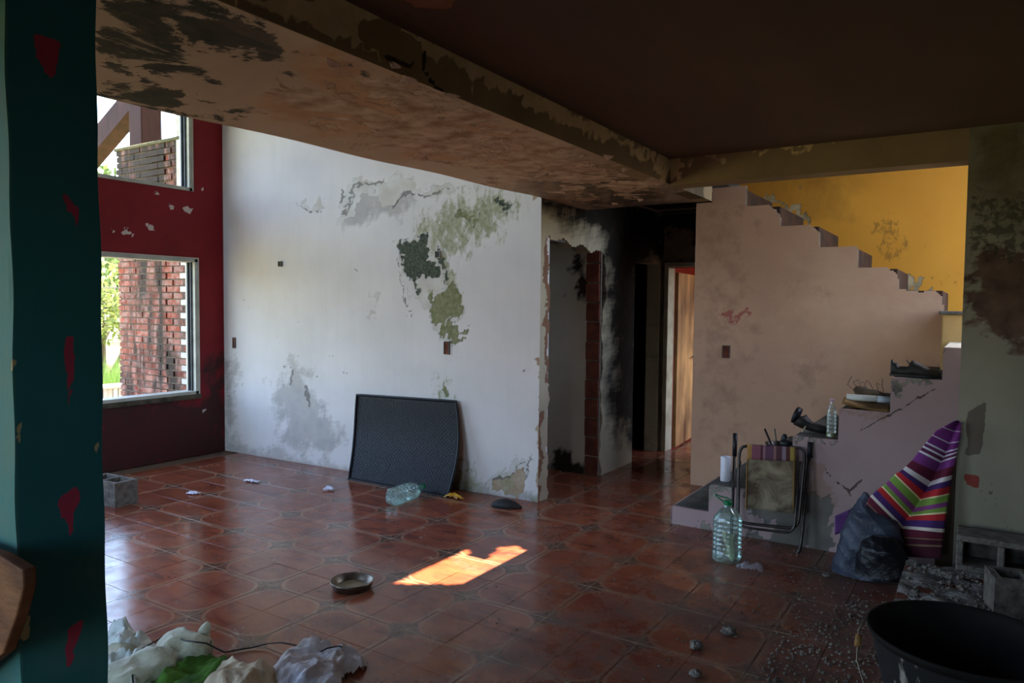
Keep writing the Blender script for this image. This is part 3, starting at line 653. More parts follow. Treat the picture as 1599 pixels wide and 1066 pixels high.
# windows
m_gtrack = simple('grey_track', s(84, 90, 98), rough=.5, kind='world')
def window(name, y0, y1, z0, z1, lab, sash):
    t = thing(name, None, None); t['kind'] = 'structure'; t['label'] = lab
    x0, x1 = XL-.152, XL+.012; e = .035
    m = M()
    m.box(x0, x1, y0, y1, z0, z0+e); m.box(x0, x1, y0, y1, z1-e, z1); m.box(x0, x1, y0, y0+e, z0, z1); m.box(x0, x1, y1-e, y1, z0, z1)
    m.box(x1, x1+.006, y0-.012, y1+.012, z1-.004, z1+.012); m.box(x1, x1+.006, y1-.004, y1+.012, z0, z1)
    m.build('window_frame', m_alu, t, bevel=.003)
    q = M(); q.box(XL-.085, XL-.07, y1-e-.03, y1-e, z0+e, z1-e); q.box(XL-.04, XL-.03, y1-e-.02, y1-e, z0+e, z1-e); q.build('sash_track', m_gtrack, t)
    q = M(); q.box(XL-.12, XL-.095, y0+1.2, y0+1.26, z0+e, z1-e); q.build('sash_stile', m_alu, t)
    if sash == 'low':
        q = M(); q.box(XL-.19, XL+.03, y0, y1+.02, z0-.045, z0+.004); q.build('window_sill', m_sill, t, bevel=.006)
    return t
window('window_1', WY0, 1.90, .64, 2.03, 'lower window in the red wall, white sliding frame without glass', 'low')
window('window_2', WY0, 1.85, 2.71, 4.0, 'upper window in the red wall with white frame, bottom corner showing', 'up')

# teal pillar
pm = M()
def face(fn, nu, nv): pm.grid(fn, nu, nv)
PX0, PX1, PY0, PY1, PH = 1.68, 1.95, -1.868, -1.668, ZS
def wob(y, z): return .002*math.sin(z*7+y*3)+.0018*math.sin(z*19+y)
face(lambda u, v: (PX1, PY0+u*(PY1-PY0)+(wob(1, v*2.4) if u > .98 else 0)+(wob(3, v*2.4) if u < .02 else 0), v*PH), 22, 170)
face(lambda u, v: (PX0+u*(PX1-PX0), PY0+(wob(3, v*2.4) if u > .98 else 0), v*PH), 22, 170)
face(lambda u, v: (PX1+u*(PX0-PX1), PY1+(wob(1, v*2.4) if u < .02 else 0), v*PH), 22, 170)
face(lambda u, v: (PX0, PY1+u*(PY0-PY1), v*PH), 8, 60)
pil = pm.build('pillar', m_teal); struct(pil, 'teal painted square pillar with dripping magenta paint marks')
onx = lambda P: (P[:, 0] > PX1-.002)*1.
mask(pil, 'mark', [[(52,52),(94,66),(90,100),(82,134),(72,110),(60,90)], [(92,298),(106,308),(122,322),(120,350),(119,385),(116,345),(100,320)], [(104,528),(112,524),(120,560),(112,600),(112,638),(109,640),(107,600),(100,570)], [(92,775),(120,757),(124,785),(117,800),(114,840),(108,820),(90,790)], [(108,978),(130,965),(122,1000),(114,1040),(102,1040),(104,1010)]], soft=3, where=onx)
mask(pil, 'chip', [[(16,560),(24,560),(24,585),(17,580)],[(22,655),(30,660),(28,700),(22,690)],[(148,690),(156,696),(154,704),(148,700)],[(24,540),(26,548),(22,548)],[(36,960),(46,962),(44,1000),(36,1000)],[(95,545),(99,548),(95,562)],[(72,550),(78,546),(76,560)]], soft=3)
mask(pil, 'pale', [[(100,860),(180,820),(180,960),(110,920)], [(40,980),(180,960),(180,1080),(40,1080)]], soft=40, amp=.6, world=lambda P: (P[:, 1] < PY0+.008)*.9)  # narrow side face tinted paler, imitating light falling on it from behind

# ------------------------------------------------------------------ OUTSIDE
gr = M(); gr.grid(lambda u, v: (XL-.15-u*40, -22+v*50, -.12+.05*math.sin(u*40)*math.sin(v*30)+max(0, u*40-9)*.03), 60, 60)
m_grassg = simple('sunlit_meadow', s(112, 122, 76), s(140, 138, 92), ns=.6, rough=.95, kind='world', bump=.3)
struct(gr.build('ground', m_grassg, smooth=True), 'sunlit grassy ground outside the windows')
patio = M().box(-5.4, XL-.15, -4, 2.1, -.12, -.03).build('patio_slab', m_concrete); struct(patio, 'concrete porch slab outside the lower window')
# garden brick wall
FY = 1.985; FX0, FX1 = -4.60, XL-.15
gw = M().box(FX0+.01, FX1, FY+.008, FY+.22, 0, 3.30).build('garden_wall', m_mortar); struct(gw, 'brick side wall standing outside the windows')
bme = M().box(0, .232, 0, .10, 0, .056).mesh('brick', m_brick); bmeh = M().box(0, .112, 0, .10, 0, .056).mesh('brick', m_brick)
bmw = M().box(0, .232, 0, .10, 0, .056).mesh('brick', m_bwhite)
hid = M(); nb = 0
for cidx in range(47):
    z = .006+cidx*.0705; x = FX0 - (.12 if cidx % 2 else 0)
    while x < FX1-.02:
        x0, x1 = max(x, FX0), min(x+.24, FX1); wdt = x1-x0-.008
        if wdt < .03: x += .24; continue
        fr = (.45 < z < 2.15) or z > 2.6
        white = x0 > -3.46
        prot = .012 if (-4.02 < x0 < -3.72) else 0
        if fr and nb < 296:
            t = bpy.data.objects.new('brick', (bmw if white else bme) if wdt > .15 else (bmw if white else bmeh)); COL.objects.link(t); t.parent = gw
            t.scale = (wdt/(.232 if (wdt > .15 or white) else .112), 1, 1); t.location = (x0+.004, FY-.006-prot+random.uniform(-.006, .004), z); nb += 1
            t.rotation_euler = (0, random.uniform(-.008, .008), random.uniform(-.015, .015))
        else: hid.box(x0+.004, x1-.004, FY-.004, FY+.1, z, z+.056)
        x += .24
tag(hid.build('more_bricks', m_brick, gw), 'courses of the garden wall out of sight between the windows', kind='stuff')
cap = M(); cap.box(FX0-.02, FX1, FY-.03, FY+.24, 3.30, 3.335); cap.build('coping', simple('mossy_coping', s(104, 100, 80), s(70, 74, 54), ns=14, rough=.95, kind='world'), gw, bevel=.01)
wp = M().box(-3.42, XL-.151, 1.965, 2.19, 2.5, 4.55).build('trim_5', m_bwhite); struct(wp, 'white plastered outside pilaster by the upper window')
# timber post and brace
pt = thing('timber_post', 'weathered brown timber post with diagonal brace rising behind the brick wall', 'post', (-4.425, 2.22, 0))
M().box(-.125, .125, -.12, .13, -.1, 4.5).build('upright', m_timber, pt, bevel=.01)
bp_ = [atY(x, y, 2.12)-np.array([-4.425, 2.22, 0]) for x, y in ((110,241),(183,153),(206,153),(203,170),(199,174),(110,280))]
M().prism([(q[0], q[2]) for q in bp_], 'y', -.09, .10).build('brace', m_timber, pt, bevel=.008)
# low soldier-course wall
lw = M(); lwo = M().box(-5.45, -5.22, -2.2, 2.9, -.12, .35).build('low_wall', m_mortar); struct(lwo, 'low garden wall edging the porch')
sbm = M().box(-.13, .13, -.027, .027, 0, .16).mesh('brick', m_bwhite)
yy_ = 1.2
while yy_ < 2.75:
    t = bpy.data.objects.new('brick', sbm); COL.objects.link(t); t.parent = lwo; t.location = (-5.335+random.uniform(-.006, .006), yy_, .352+random.uniform(-.003, .003)); t.rotation_euler = (0, 0, random.uniform(-.04, .04)); yy_ += .062
M().box(-5.48, -5.19, -2.2, 2.9, .513, .545).build('coping', m_bwhite, lwo, bevel=.006)
# vegetation
def leaf_mat(name, c, c2):
    a = N(name); v = a.pos('world'); f = a.n('ShaderNodeTexWhiteNoise'); g = a.n('ShaderNodeNewGeometry'); a.l(g.outputs['Random Per Island'], f.inputs['Vector']); 
    cc = a.mix(g.outputs['Random Per Island'], c, c2); a.color(cc); a.set(Roughness=.6)
    tl = a.n('ShaderNodeBsdfTranslucent'); a.l(cc, tl.inputs[0]); mx = a.n('ShaderNodeMixShader'); mx.inputs[0].default_value = .35
    out = a.t.nodes['Material Output']; a.l(a.b.outputs[0], mx.inputs[1]); a.l(tl.outputs[0], mx.inputs[2]); a.l(mx.outputs[0], out.inputs[0]); return a.m
m_leaf = leaf_mat('bright_leaf', s(84, 104, 50), s(140, 148, 88)); m_leaf2 = leaf_mat('deep_leaf', s(56, 78, 40), s(104, 120, 66))
m_grass = leaf_mat('grass_blade', s(88, 124, 50), s(132, 156, 80)); m_bark = simple('bark', s(92, 78, 62))
def leaves(m, c, r, n, sz):
    for _ in range(n):
        d = Vector(np.random.normal(size=3)).normalized(); rr = random.random()**.4
        p = Vector((c[0]+d.x*r[0]*rr, c[1]+d.y*r[1]*rr, c[2]+d.z*r[2]*rr)); q = Vector(np.random.normal(size=3)).normalized()*sz; t_ = q.cross(Vector(np.random.normal(size=3))).normalized()*sz*.45
        m.add([p-q, p+t_, p+q, p-t_], [(0, 1, 2, 3)])
def plant(name, label, cat, loc, crowns, sz, n, mat, trunk, group):
    t = thing(name, label, cat, loc, 0, group); m = M()
    for c, r in crowns: leaves(m, c, r, n, sz)
    o = m.build('foliage', mat, t); o['kind'] = 'stuff'
    q = M()
    for c, r in crowns: q.tube([(0, 0, 0), (c[0]*.4, c[1]*.4, c[2]*.5), (c[0], c[1], c[2])], [trunk, trunk*.7, trunk*.3], 6)
    q.build('trunk', m_bark, t)
plant('garden_shrub', 'bright yellow green shrub beyond the low wall, left of the brick wall', 'shrub', (-9.9, 4.6, 0), [((0,0,1.6),(.8,.9,.8)),((.2,-.8,1.2),(.6,.7,.7)),((0,.9,1.3),(.6,.8,.7))], .07, 900, m_leaf, .05, None)
plant('garden_tree', 'tall loose tree behind the yellow green shrub', 'tree', (-14, 6.4, .1), [((0,0,3.0),(1.6,1.6,1.2)),((0,-1.8,2.6),(1.3,1.3,1.1)),((0,1.6,2.4),(1.3,1.3,1.2))], .11, 900, m_leaf2, .12, None)
plant('garden_tree', 'distant round tree whose top shows above the brick wall coping', 'tree', (-17, 11.5, .2), [((0,0,5.4),(1.8,1.8,1.3)),((.5,2.0,5.0),(1.6,1.6,1.2))], .14, 800, m_leaf, .16, None)
plant('garden_shrub', 'low far shrub seen at the bottom corner of the upper window', 'shrub', (-20, 8.0, .3), [((0,0,4.9),(1.4,1.2,1.0)),((.4,1.4,4.8),(1.2,1.2,.8))], .14, 500, m_leaf2, .14, None)
gm = M()
for _ in range(9000):
    x = random.uniform(-8.0, -5.6); y = random.uniform(1.6, 5.2); h = random.uniform(.35, .95); a = random.uniform(0, PI); wd = .008
    lx, ly = random.uniform(-.14, .14), random.uniform(-.14, .14)
    gm.add([(x-wd*math.cos(a), y-wd*math.sin(a), -.1), (x+wd*math.cos(a), y+wd*math.sin(a), -.1), (x+lx, y+ly, h-.1)], [(0, 1, 2)])
tag(gm.build('tall_grass', m_grass), 'tall sunlit green grass growing beyond the low wall', 'grass', kind='stuff')
fa = thing('neighbour_house', 'pale sunlit house far beyond the shrubs', 'house', (-24, 10, 0))
M().box(-2, 2, -5, 3.5, 0, 3.9).build('house_wall', simple('pale_house_render', s(236, 226, 190), rough=.9), fa); M().prism([(-2.5,3.9),(2.5,3.9),(0,4.6)], 'y', -5.4, 3.9).build('house_roof', simple('clay_roof', s(170, 130, 100)), fa)
for k_ in (-3.2, .2): M().box(1.98, 2.03, k_, k_+1.1, 1.2, 2.5).build('window', m_dark, fa)
wi = M()
for z0 in (2.25, 1.72): wi.tube([(-8, -8+i, z0+.004*(i-7)**2) for i in range(0, 17)], .008, 4)
tag(wi.build('overhead_wires', m_dark), 'two thin wires crossing in front of the far greenery', 'wire')

# ------------------------------------------------------------------ THINGS
# woven panel
m_w = N('woven_black_plastic'); v_ = m_w.pos('obj', (1, 1, 1))
bt = m_w.n('ShaderNodeTexBrick', Scale=1.0); bt.inputs['Brick Width'].default_value = .034; bt.inputs['Row Height'].default_value = .019; bt.inputs['Mortar Size'].default_value = .0045; bt.inputs['Mortar Smooth'].default_value = .9
bt.inputs['Color1'].default_value = (1, 1, 1, 1); bt.inputs['Color2'].default_value = (.8, .8, .8, 1); bt.inputs['Mortar'].default_value = (0, 0, 0, 1)
uvn = m_w.n('ShaderNodeAttribute', _attribute_name='weave'); m_w.l(uvn.outputs['Vector'], bt.inputs['Vector'])
m_w.color(m_w.mix(bt.outputs['Color'], s(2, 2, 2), s(30, 31, 35))); m_w.set(Roughness=.45); m_w.b.inputs['Specular IOR Level'].default_value = .25
m_w.bump(bt.outputs['Color'], .9, .004)
pn = thing('woven_panel', 'black woven plastic furniture panel leaning curved against the white wall', 'panel', (-.4, 2.05, 0))
TL, TR, BR, BL = np.array([-1.055, 2.245, .742]), np.array([.07, 2.285, .765]), np.array([.151, 2.062, .0]), np.array([-.956, 2.043, 0])
def pnl(u, v, off=0.):
    p = (BL*(1-u)+BR*u)*(1-v)+(TL*(1-u)+TR*u)*v
    p = p + np.array([-.045*math.sin(PI*v)*(1-u) + .03*math.sin(PI*v)*u, .075*math.sin(PI*v)*(1-.2*u)*(1-.3*v) + off, 0])
    p[1] = min(p[1], 2.21+(p[0]-XL)/(XC-XL)*.14-.012)
    return tuple(p - np.array([-.4, 2.05, 0]))
m = M().grid(lambda u, v: pnl(u, v), 40, 30); o = m.build('woven_sheet', m_w.m, pn, smooth=True, solid=.01)
at = o.data.attributes.new('weave', 'FLOAT_VECTOR', 'POINT')
at.data.foreach_set('vector', np.array([(i/40*.8*0+j/30*.78, i/40*1.12, 0) for j in range(31) for i in range(41)], np.float32).ravel())
ed = [pnl(i/20, 0, -.004) for i in range(21)]+[pnl(1, i/16, -.004) for i in range(1, 17)]+[pnl(1-i/20, 1, -.004) for i in range(1, 21)]+[pnl(0, 1-i/16, -.004) for i in range(1, 16)]
M().tube(ed, .011, 8, closed=True).build('bound_edge', m_dark, pn, smooth=True)

# bottles
def ribs(r, z0, z1, n, d):
    out = []
    for i in range(n):
        a = z0+(z1-z0)*i/n; st = (z1-z0)/n
        out += [(r, a), (r, a+st*.55), (r-d, a+st*.7), (r-d, a+st*.85)]
    return out+[(r, z1)]
m_cap = simple('green_cap', s(20, 120, 74), rough=.35, bump=0)
def big_bottle(name, label, loc, H=.40, r=.082, power=3.2):
    t = thing(name, label, 'bottle', loc)
    pr = [(r*.75, 0), (r*.97, .012), (r, .03)] + ribs(r, .05, H*.64, 7, .004) + [(r*1.0, H*.68), (r*.93, H*.73), (r*.62, H*.82), (r*.32, H*.88), (r*.27, H*.90), (r*.27, H*.95)]
    o = M().lathe(pr, 40, power).build('bottle_body', m_pet, t, smooth=True)
    return t, o
p = atZ(1133, 876); t, body = big_bottle('water_bottle', 'large green tinted water bottle standing upright before the folded chair', (p[0], p[1]+.02, 0), .385)
capo = M().lathe([(.024,0),(.026,.004),(.026,.024),(.022,.028)], 24, caps=(True, True), c=(0,0,.352)).build('cap', m_cap, t, smooth=False)
hh_ = M().tube([(-.022,0,.364),(-.05,-.006,.385),(-.075,-.01,.40),(-.078,-.004,.408),(-.05,.006,.398),(-.01,.012,.392),(.015,.01,.385),(.022,0,.366)], .0045, 8).build('carry_handle', m_cap, capo, smooth=True)
m_paper = simple('soggy_paper', s(196, 186, 150), s(150, 146, 120), rough=.8)
M().grid(lambda u, v: (-.03+.07*u+.01*math.sin(v*6), .01+.02*math.sin(u*5+v*3), .03+.16*v-.03*u), 8, 10).build('torn_label', m_paper, t, smooth=True)
# lying
t = thing('water_bottle', 'empty green tinted bottle lying on its side before the woven panel', 'bottle', (-.045, 1.60, .0), math.radians(3))
rotx = Matrix.Rotation(math.radians(-90), 3, 'X') @ Matrix.Rotation(math.radians(8), 3, 'Z')
r = .064; pr = [(.004, .014), (r*.4, .012), (r*.7, .002), (r*.95, .008), (r, .028)] + ribs(r, .05, .25, 5, .003) + [(r*.95, .29), (r*.6, .34), (r*.34, .37), (r*.3, .41)]
M().lathe(pr, 40, 4.0, c=(0, 0, r*1.03), ax=rotx).build('bottle_body', m_pet, t, smooth=True)
M().lathe([(.022,0),(.024,.003),(.024,.024),(.02,.027)], 20, caps=(True, True), c=(0, .40, r*1.03), ax=rotx).build('cap', m_cap, t)
for k_ in range(8):
    q = k_*PI/4
    M().tube([(.008*math.cos(q), .012, r*1.03+.008*math.sin(q)), (r*.8*math.cos(q), .002, r*1.03+r*.8*math.sin(q))], .0022, 5).build('base_rib', m_pet, t, smooth=True)
# pan
t = thing('baking_pan', 'round shallow metal pan lying empty on the tiles near the sun patch', 'pan', tuple(atZ(550, 917)))
M().lathe([(.0,.004),(.095,.004),(.100,.008),(.112,.040),(.118,.043),(.120,.040),(.116,.034),(.104,.002),(.0,0)], 48, caps=(False, False)).build('pan_body', m_steel, t, smooth=True)
m = M().lathe([(.118,.0405),(.1215,.043),(.118,.046),(.1155,.043),(.118,.0405)], 48, caps=(False, False)); m.build('rolled_rim', m_steel, t, smooth=True)

# cloth helpers
def crumple(name, mat, parent, outline, h, seed, res=.007, fs=16, solid=0, z0=.003, dome=.05):
    A = np.array(outline); lo, hi = A.min(0)-.01, A.max(0)+.01
    nu = int((hi[0]-lo[0])/res)+1; nv = int((hi[1]-lo[1])/res)+1
    uu, vv = np.meshgrid(np.linspace(lo[0], hi[0], nu), np.linspace(lo[1], hi[1], nv)); P_ = np.stack([uu.ravel(), vv.ravel()], 1)
    rs = np.random.RandomState(seed); d = sdf(P_, A); z = np.zeros(len(P_))
    wx = P_[:, 0]+.03*np.sin(P_[:, 1]*20+seed); wy_ = P_[:, 1]+.03*np.sin(P_[:, 0]*23+seed*2)
    ang = rs.uniform(0, PI); ca, sa = math.cos(ang), math.sin(ang); ox = rs.uniform(0, 50)
    def rid(f, st):
        out = np.empty(len(P_))
        for i_, (x_, y_) in enumerate(P_):
            a_, b_ = x_*ca+y_*sa, -x_*sa+y_*ca
            wv = mnoise.noise(Vector((a_*f*.6+ox, b_*f*.6, 3)))*.9
            out[i_] = 1-min(1, abs(mnoise.noise(Vector((a_*f+wv+ox, b_*f*st+wv, 0))))*3.2)
        return out
    z = .62*rid(fs*.5, .45)**1.3 + .3*rid(fs*1.2, .5) + .14*rid(fs*2.6, .7)
    wd = d + .012*np.array([mnoise.noise(Vector((p_[0]*22+ox, p_[1]*22, 1))) for p_ in P_])
    rim = np.clip(wd/dome, 0, 1)**.75
    zz = z0 + rim*h*(.30+.9*z)
    ins = (wd > 0).reshape(nv, nu)
    pts = np.c_[P_, zz]; fs_ = []
    for j in range(nv-1):
        for i in range(nu-1):
            if ins[j, i] and ins[j, i+1] and ins[j+1, i] and ins[j+1, i+1]: fs_.append((j*nu+i, j*nu+i+1, (j+1)*nu+i+1, (j+1)*nu+i))
    used = np.zeros(len(pts), bool); used[np.array(fs_)] = True; rm = np.cumsum(used)-1
    m = M(); m.add(pts[used], [tuple(rm[list(f)]) for f in fs_]); o = m.build(name, mat, parent, smooth=True, solid=solid)
    q = o.modifiers.new('relax', 'SMOOTH'); q.iterations = 2; q.factor = .5
    return o
def wpoly(pxs, z=0., org=(0, 0)): return [tuple((atZ(x, y, z)[:2]-np.array(org[:2]))) for x, y in pxs]
def blob(name, mat, parent, ells, vox=.01, disp=.01, ns=.06):
    m = M()
    for c, r in ells:
        n1, n2 = 14, 9; vs = [];
        for j in range(n2+1):
            th = PI*j/n2
            for i in range(n1): q = 2*PI*i/n1; vs.append((c[0]+r[0]*math.sin(th)*math.cos(q), c[1]+r[1]*math.sin(th)*math.sin(q), c[2]+r[2]*math.cos(th)))
        m.add(vs, [(j*n1+i, (j+1)*n1+i, (j+1)*n1+(i+1) % n1, j*n1+(i+1) % n1) for j in range(n2) for i in range(n1)])
    o = m.build(name, mat, parent, smooth=True)
    q = o.modifiers.new('merge', 'REMESH'); q.mode = 'VOXEL'; q.voxel_size = vox; q.use_smooth_shade = True
    q = o.modifiers.new('relax', 'SMOOTH'); q.iterations = 3
    tx_ = bpy.data.textures.new('folds', 'MUSGRAVE'); tx_.musgrave_type = 'RIDGED_MULTIFRACTAL'; tx_.noise_scale = ns*1.6; tx_.octaves = 3; tx_.noise_intensity = .55
    q = o.modifiers.new('folds', 'DISPLACE'); q.texture = tx_; q.strength = disp*1.5; q.mid_level = .5
    return o
def cloth_mat(name, c, c2, ns=10, rough=.85):
    a = N(name); v = a.pos('obj'); a.color(a.mix(a.rng(a.noise(v, ns, 5), .35, .65), c, c2)); a.set(Roughness=rough)
    a.bump(a.noise(v, 28, 4, .6, 1.5), .5, .01); return a.m
m_sack = cloth_mat('pale_sack_plastic', s(186, 186, 160), s(150, 150, 126), 9, .5)
m_whitecloth = cloth_mat('white_cloth', s(214, 212, 216), s(176, 162, 150), 6)
m_beige = cloth_mat('cream_cloth', s(206, 190, 160), s(172, 156, 128), 6)
m_green = cloth_mat('green_cloth', s(74, 116, 36), s(50, 86, 26), 12)
# sack with tied neck
org = atZ(275, 1018); t = thing('tied_sack', 'dirty pale sack with a tied neck lying beside the teal pillar', 'sack', tuple(org))
L_ = lambda x, y, z=0.: tuple(atZ(x, y, z)-org)
c1 = L_(278, 1010, .07); c2 = L_(240, 1035, .06); c3 = L_(300, 1015, .06); c4 = L_(205, 1050, .05)
blob('sack_body', m_sack, t, [(c1, (.10,.10,.075)), (c2, (.11,.10,.06)), (c3, (.085,.09,.075)), (c4, (.12,.10,.055)), (L_(185,1020,.04), (.07,.08,.045))], .009, .012, .05)
nk = L_(318, 992, .10); blob('tied_neck', m_sack, t, [(nk, (.03,.03,.045)), ((nk[0]-.01, nk[1]-.02, nk[2]-.04), (.022,.022,.04)), ((nk[0]+.005, nk[1]+.01, nk[2]+.03), (.018,.022,.03))], .006, .006, .03)
ntk = L_(322, 1003, .085); M().lathe([(.016,-.008),(.022,-.004),(.022,.004),(.016,.008)], 14, c=ntk, caps=(True, True)).build('black_tie', m_dark, t)
t2 = crumple('crumpled_plastic', cloth_mat('white_plastic_film', s(206,214,206), s(180,190,182), 10, .35), None, wpoly([(168,985),(205,985),(245,1010),(250,1040),(240,1075),(205,1095),(150,1080)]), .09, 5, fs=20)
tag(t2, 'crumpled whitish plastic sheet between the teal pillar and the tied sack', 'plastic')
t2 = crumple('green_cloth', m_green, None, wpoly([(232,1062),(262,1040),(300,1034),(335,1028),(362,1034),(372,1052),(350,1080),(300,1100),(235,1090)]), .07, 11, fs=12, dome=.06)
tag(t2, 'bright green crumpled cloth between the sack and the white cloth', 'cloth')
t2 = crumple('white_cloth', m_whitecloth, None, wpoly([(420,1050),(440,1030),(462,1018),(500,1010),(528,1022),(560,1024),(577,1034),(570,1050),(540,1058),(532,1075),(500,1085),(430,1085)]), .075, 21, fs=15, dome=.04)
tag(t2, 'crumpled white cloth lying on the tiles, front middle of the cloth heap', 'cloth')
t2 = crumple('cream_cloth', m_beige, None, wpoly([(300,1066),(330,1050),(365,1042),(395,1052),(430,1050),(450,1060),(440,1100),(360,1120),(300,1105)]), .085, 31, fs=10, dome=.07)
tag(t2, 'cream coloured bunched cloth between the green cloth and the white cloth', 'cloth')
cd = M().tube([tuple(atZ(x, y, z)) for x, y, z in [(208,1066,.07),(205,1040,.09),(215,1016,.09),(235,1005,.07),(262,990,.03),(290,1000,.16),(322,1004,.17),(350,1018,.01),(392,1011,.008),(420,1004,.02),(440,1003,.04),(462,1007,.03),(478,1015,.008),(495,1020,.02),(510,1012,.09),(530,1008,.08),(545,1016,.03),(560,1020,.01)]], .0035, 6)
tag(cd.build('electric_cable', m_dark, None, smooth=True), 'thin black cable trailing over the sack and across the tiles', 'cable')

# left cinder block
def cinder(name, label, loc, rz, mat=m_block, rx=0, L=.39, W=.19, H=.19, ry=0):
    t = thing(name, label, 'block', loc, rz); t.rotation_euler = (rx, ry, rz)
    m = M(); wl_ = .03; hw = (L-3*wl_)/2
    m.box(0, L, 0, wl_, 0, H); m.box(0, L, W-wl_, W, 0, H)
    for i in range(3): m.box(i*(hw+wl_), i*(hw+wl_)+wl_, wl_, W-wl_, 0, H)
    o = m.build('block_shell', mat, t); return t
cinder('cinder_block', 'grey hollow cinder block behind the teal pillar, holes upward', (-2.12, .32, 0), math.radians(4))

# scraps, wrapper, dark cloth
m_scrap = cloth_mat('white_paper', s(210, 212, 222), s(190, 190, 205), 20)
for x, y, w_, d_, lb in ((395,752,.10,.035,'white paper scrap on the tiles, farther back towards the white wall'),(303,771,.07,.04,'white paper scrap nearest the cinder block'),(515,765,.05,.05,'small crumpled white paper ball left of the woven panel')):
    c = atZ(x, y); o = crumple('paper_scrap', m_scrap, None, [(c[0]-w_, c[1]-d_), (c[0]+.1*w_, c[1]-d_*1.2), (c[0]+w_, c[1]-.3*d_), (c[0]+.7*w_, c[1]+d_), (c[0]-.8*w_, c[1]+.7*d_)], .02 if d_ < .05 else .035, int(x), .008, 40, dome=.012); tag(o, lb, 'paper')
c = atZ(707, 778); o = crumple('yellow_wrapper', cloth_mat('yellow_foil', s(206,160,36), s(150,100,24), 30, .3), None, [(c[0]-.08,c[1]-.03),(c[0]+.1,c[1]-.02),(c[0]+.1,c[1]+.03),(c[0]-.02,c[1]+.05)], .045, 3, .008, 45, dome=.02); tag(o, 'crumpled yellow snack wrapper at the foot of the white wall', 'wrapper')
c = atZ(791, 792); t = thing('dark_slipper', 'black felt slipper lying near the end of the white wall', 'slipper', tuple(c), math.radians(20))
m = M(); m.lathe([(.95,0),(1,.08),(1,.2),(.96,.24)], 28, 2.2, caps=(True, True)); 
for i, v_2 in enumerate(m.v): m.v[i] = (v_2[0]*.125, v_2[1]*.05, v_2[2]*.06)
m.build('sole', m_dark, t)
m = M().grid(lambda u, v: (-.115+.235*u, (v-.5)*.092*math.sin(PI*(.12+.76*u)), .012+.058*math.sin(PI*v)*math.sin(PI*min(1, u*.9+.08))**.8), 16, 12); m.build('upper', m_black, t, smooth=True, solid=.004)

# folding chair
ch = thing('folding_chair', 'folded metal frame chair with dirty beige seat leaning against the stair side', 'chair', (2.68, 2.30, 0))
def pl(x, y, dy=0.):   # plane leaning a little from the floor (y=2.30) towards the stair side
    p = atY(x, y, 2.30+dy); yy = 2.29 + .14*max(0, p[2])/.7 + dy - .03; p = atY(x, y, yy); return tuple(p-np.array([2.68, 2.30, 0]))
def rnd(pts, n=5, r=.25):
    out = [pts[0]]
    for i in range(1, len(pts)-1):
        a, b, c = map(Vector, (pts[i-1], pts[i], pts[i+1])); la = min(r, (a-b).length*.45); lc = min(r, (c-b).length*.45)
        p0 = b+(a-b).normalized()*la; p1 = b+(c-b).normalized()*lc
        for k_ in range(n+1): t_ = k_/n; out.append(tuple((1-t_)**2*p0+2*t_*(1-t_)*b+t_*t_*p1))
    return out+[pts[-1]]
rearf = M().tube(rnd([pl(1148,688), pl(1141,855), pl(1247,868), pl(1252,840), pl(1265,697)], r=.06), .011, 8).build('rear_frame', m_tube, ch, smooth=True)
M().tube(rnd([pl(1175,696,-.03), pl(1155,697,-.03), pl(1150,815,-.03), pl(1246,826,-.03), pl(1258,700,-.03), pl(1234,698,-.03)], r=.07), .010, 8).build('seat_frame', m_tube, ch, smooth=True)
M().tube(rnd([pl(1156,720,-.045), pl(1152,822,-.045), pl(1240,833,-.045), pl(1250,720,-.045)], r=.07), .008, 8).build('front_frame', m_tube, ch, smooth=True)
M().tube([pl(1148,676), pl(1147,712)], .016, 8).build('cap_sleeve', m_dark, rearf, smooth=True)
M().tube([pl(1265,690), pl(1264,715)], .016, 8).build('cap_sleeve', m_dark, rearf, smooth=True)
m_seat = N('dirty_seat_fabric'); v_ = m_seat.pos('obj'); cc = m_seat.mix(m_seat.rng(m_seat.noise(v_, 5, 4, .6, .8), .38, .6), s(134, 122, 98), s(74, 58, 44)); m_seat.color(cc); m_seat.set(Roughness=.9); m_seat.bump(m_seat.noise(v_, 60, 3), .4, .003)
Q = [np.array(pl(*a)) for a in ((1166,716,-.05),(1243,718,-.05),(1240,802,-.05),(1163,792,-.05))]
M().grid(lambda u, v: tuple((Q[3]*(1-u)+Q[2]*u)*(1-v)+(Q[0]*(1-u)+Q[1]*u)*v+np.array([0, .015*math.sin(PI*u)*math.sin(PI*v), 0])), 14, 16).build('seat_fabric', m_seat.m, ch, smooth=True, solid=.004); seatf = ch.children[-1] if False else bpy.data.objects['seat_fabric']
m_band = N('striped_band'); uvn = m_band.attr('band'); m_band.color(m_band.ramp(uvn, [(0, s(150,110,60)),(.1, s(120,72,80)),(.28, s(76,40,44)),(.33, s(128,94,104)),(.38, s(88,58,74)),(.55, s(128,92,88)),(.6, s(76,48,52)),(.72, s(124,104,112)),(.8, s(76,40,38)),(.88, s(140,118,58)),(.96, s(100,76,38))], 'CONSTANT')); m_band.set(Roughness=.9)
Q = [np.array(pl(*a)) for a in ((1167,693,-.055),(1243,698,-.055),(1243,720,-.057),(1166,717,-.057))]
o = M().grid(lambda u, v: tuple((Q[3]*(1-u)+Q[2]*u)*(1-v)+(Q[0]*(1-u)+Q[1]*u)*v), 22, 4).build('striped_top_band', m_band.m, ch, smooth=True, solid=.004)
at = o.data.attributes.new('band', 'FLOAT', 'POINT'); at.data.foreach_set('value', np.array([i/22 for j in range(5) for i in range(23)], np.float32))
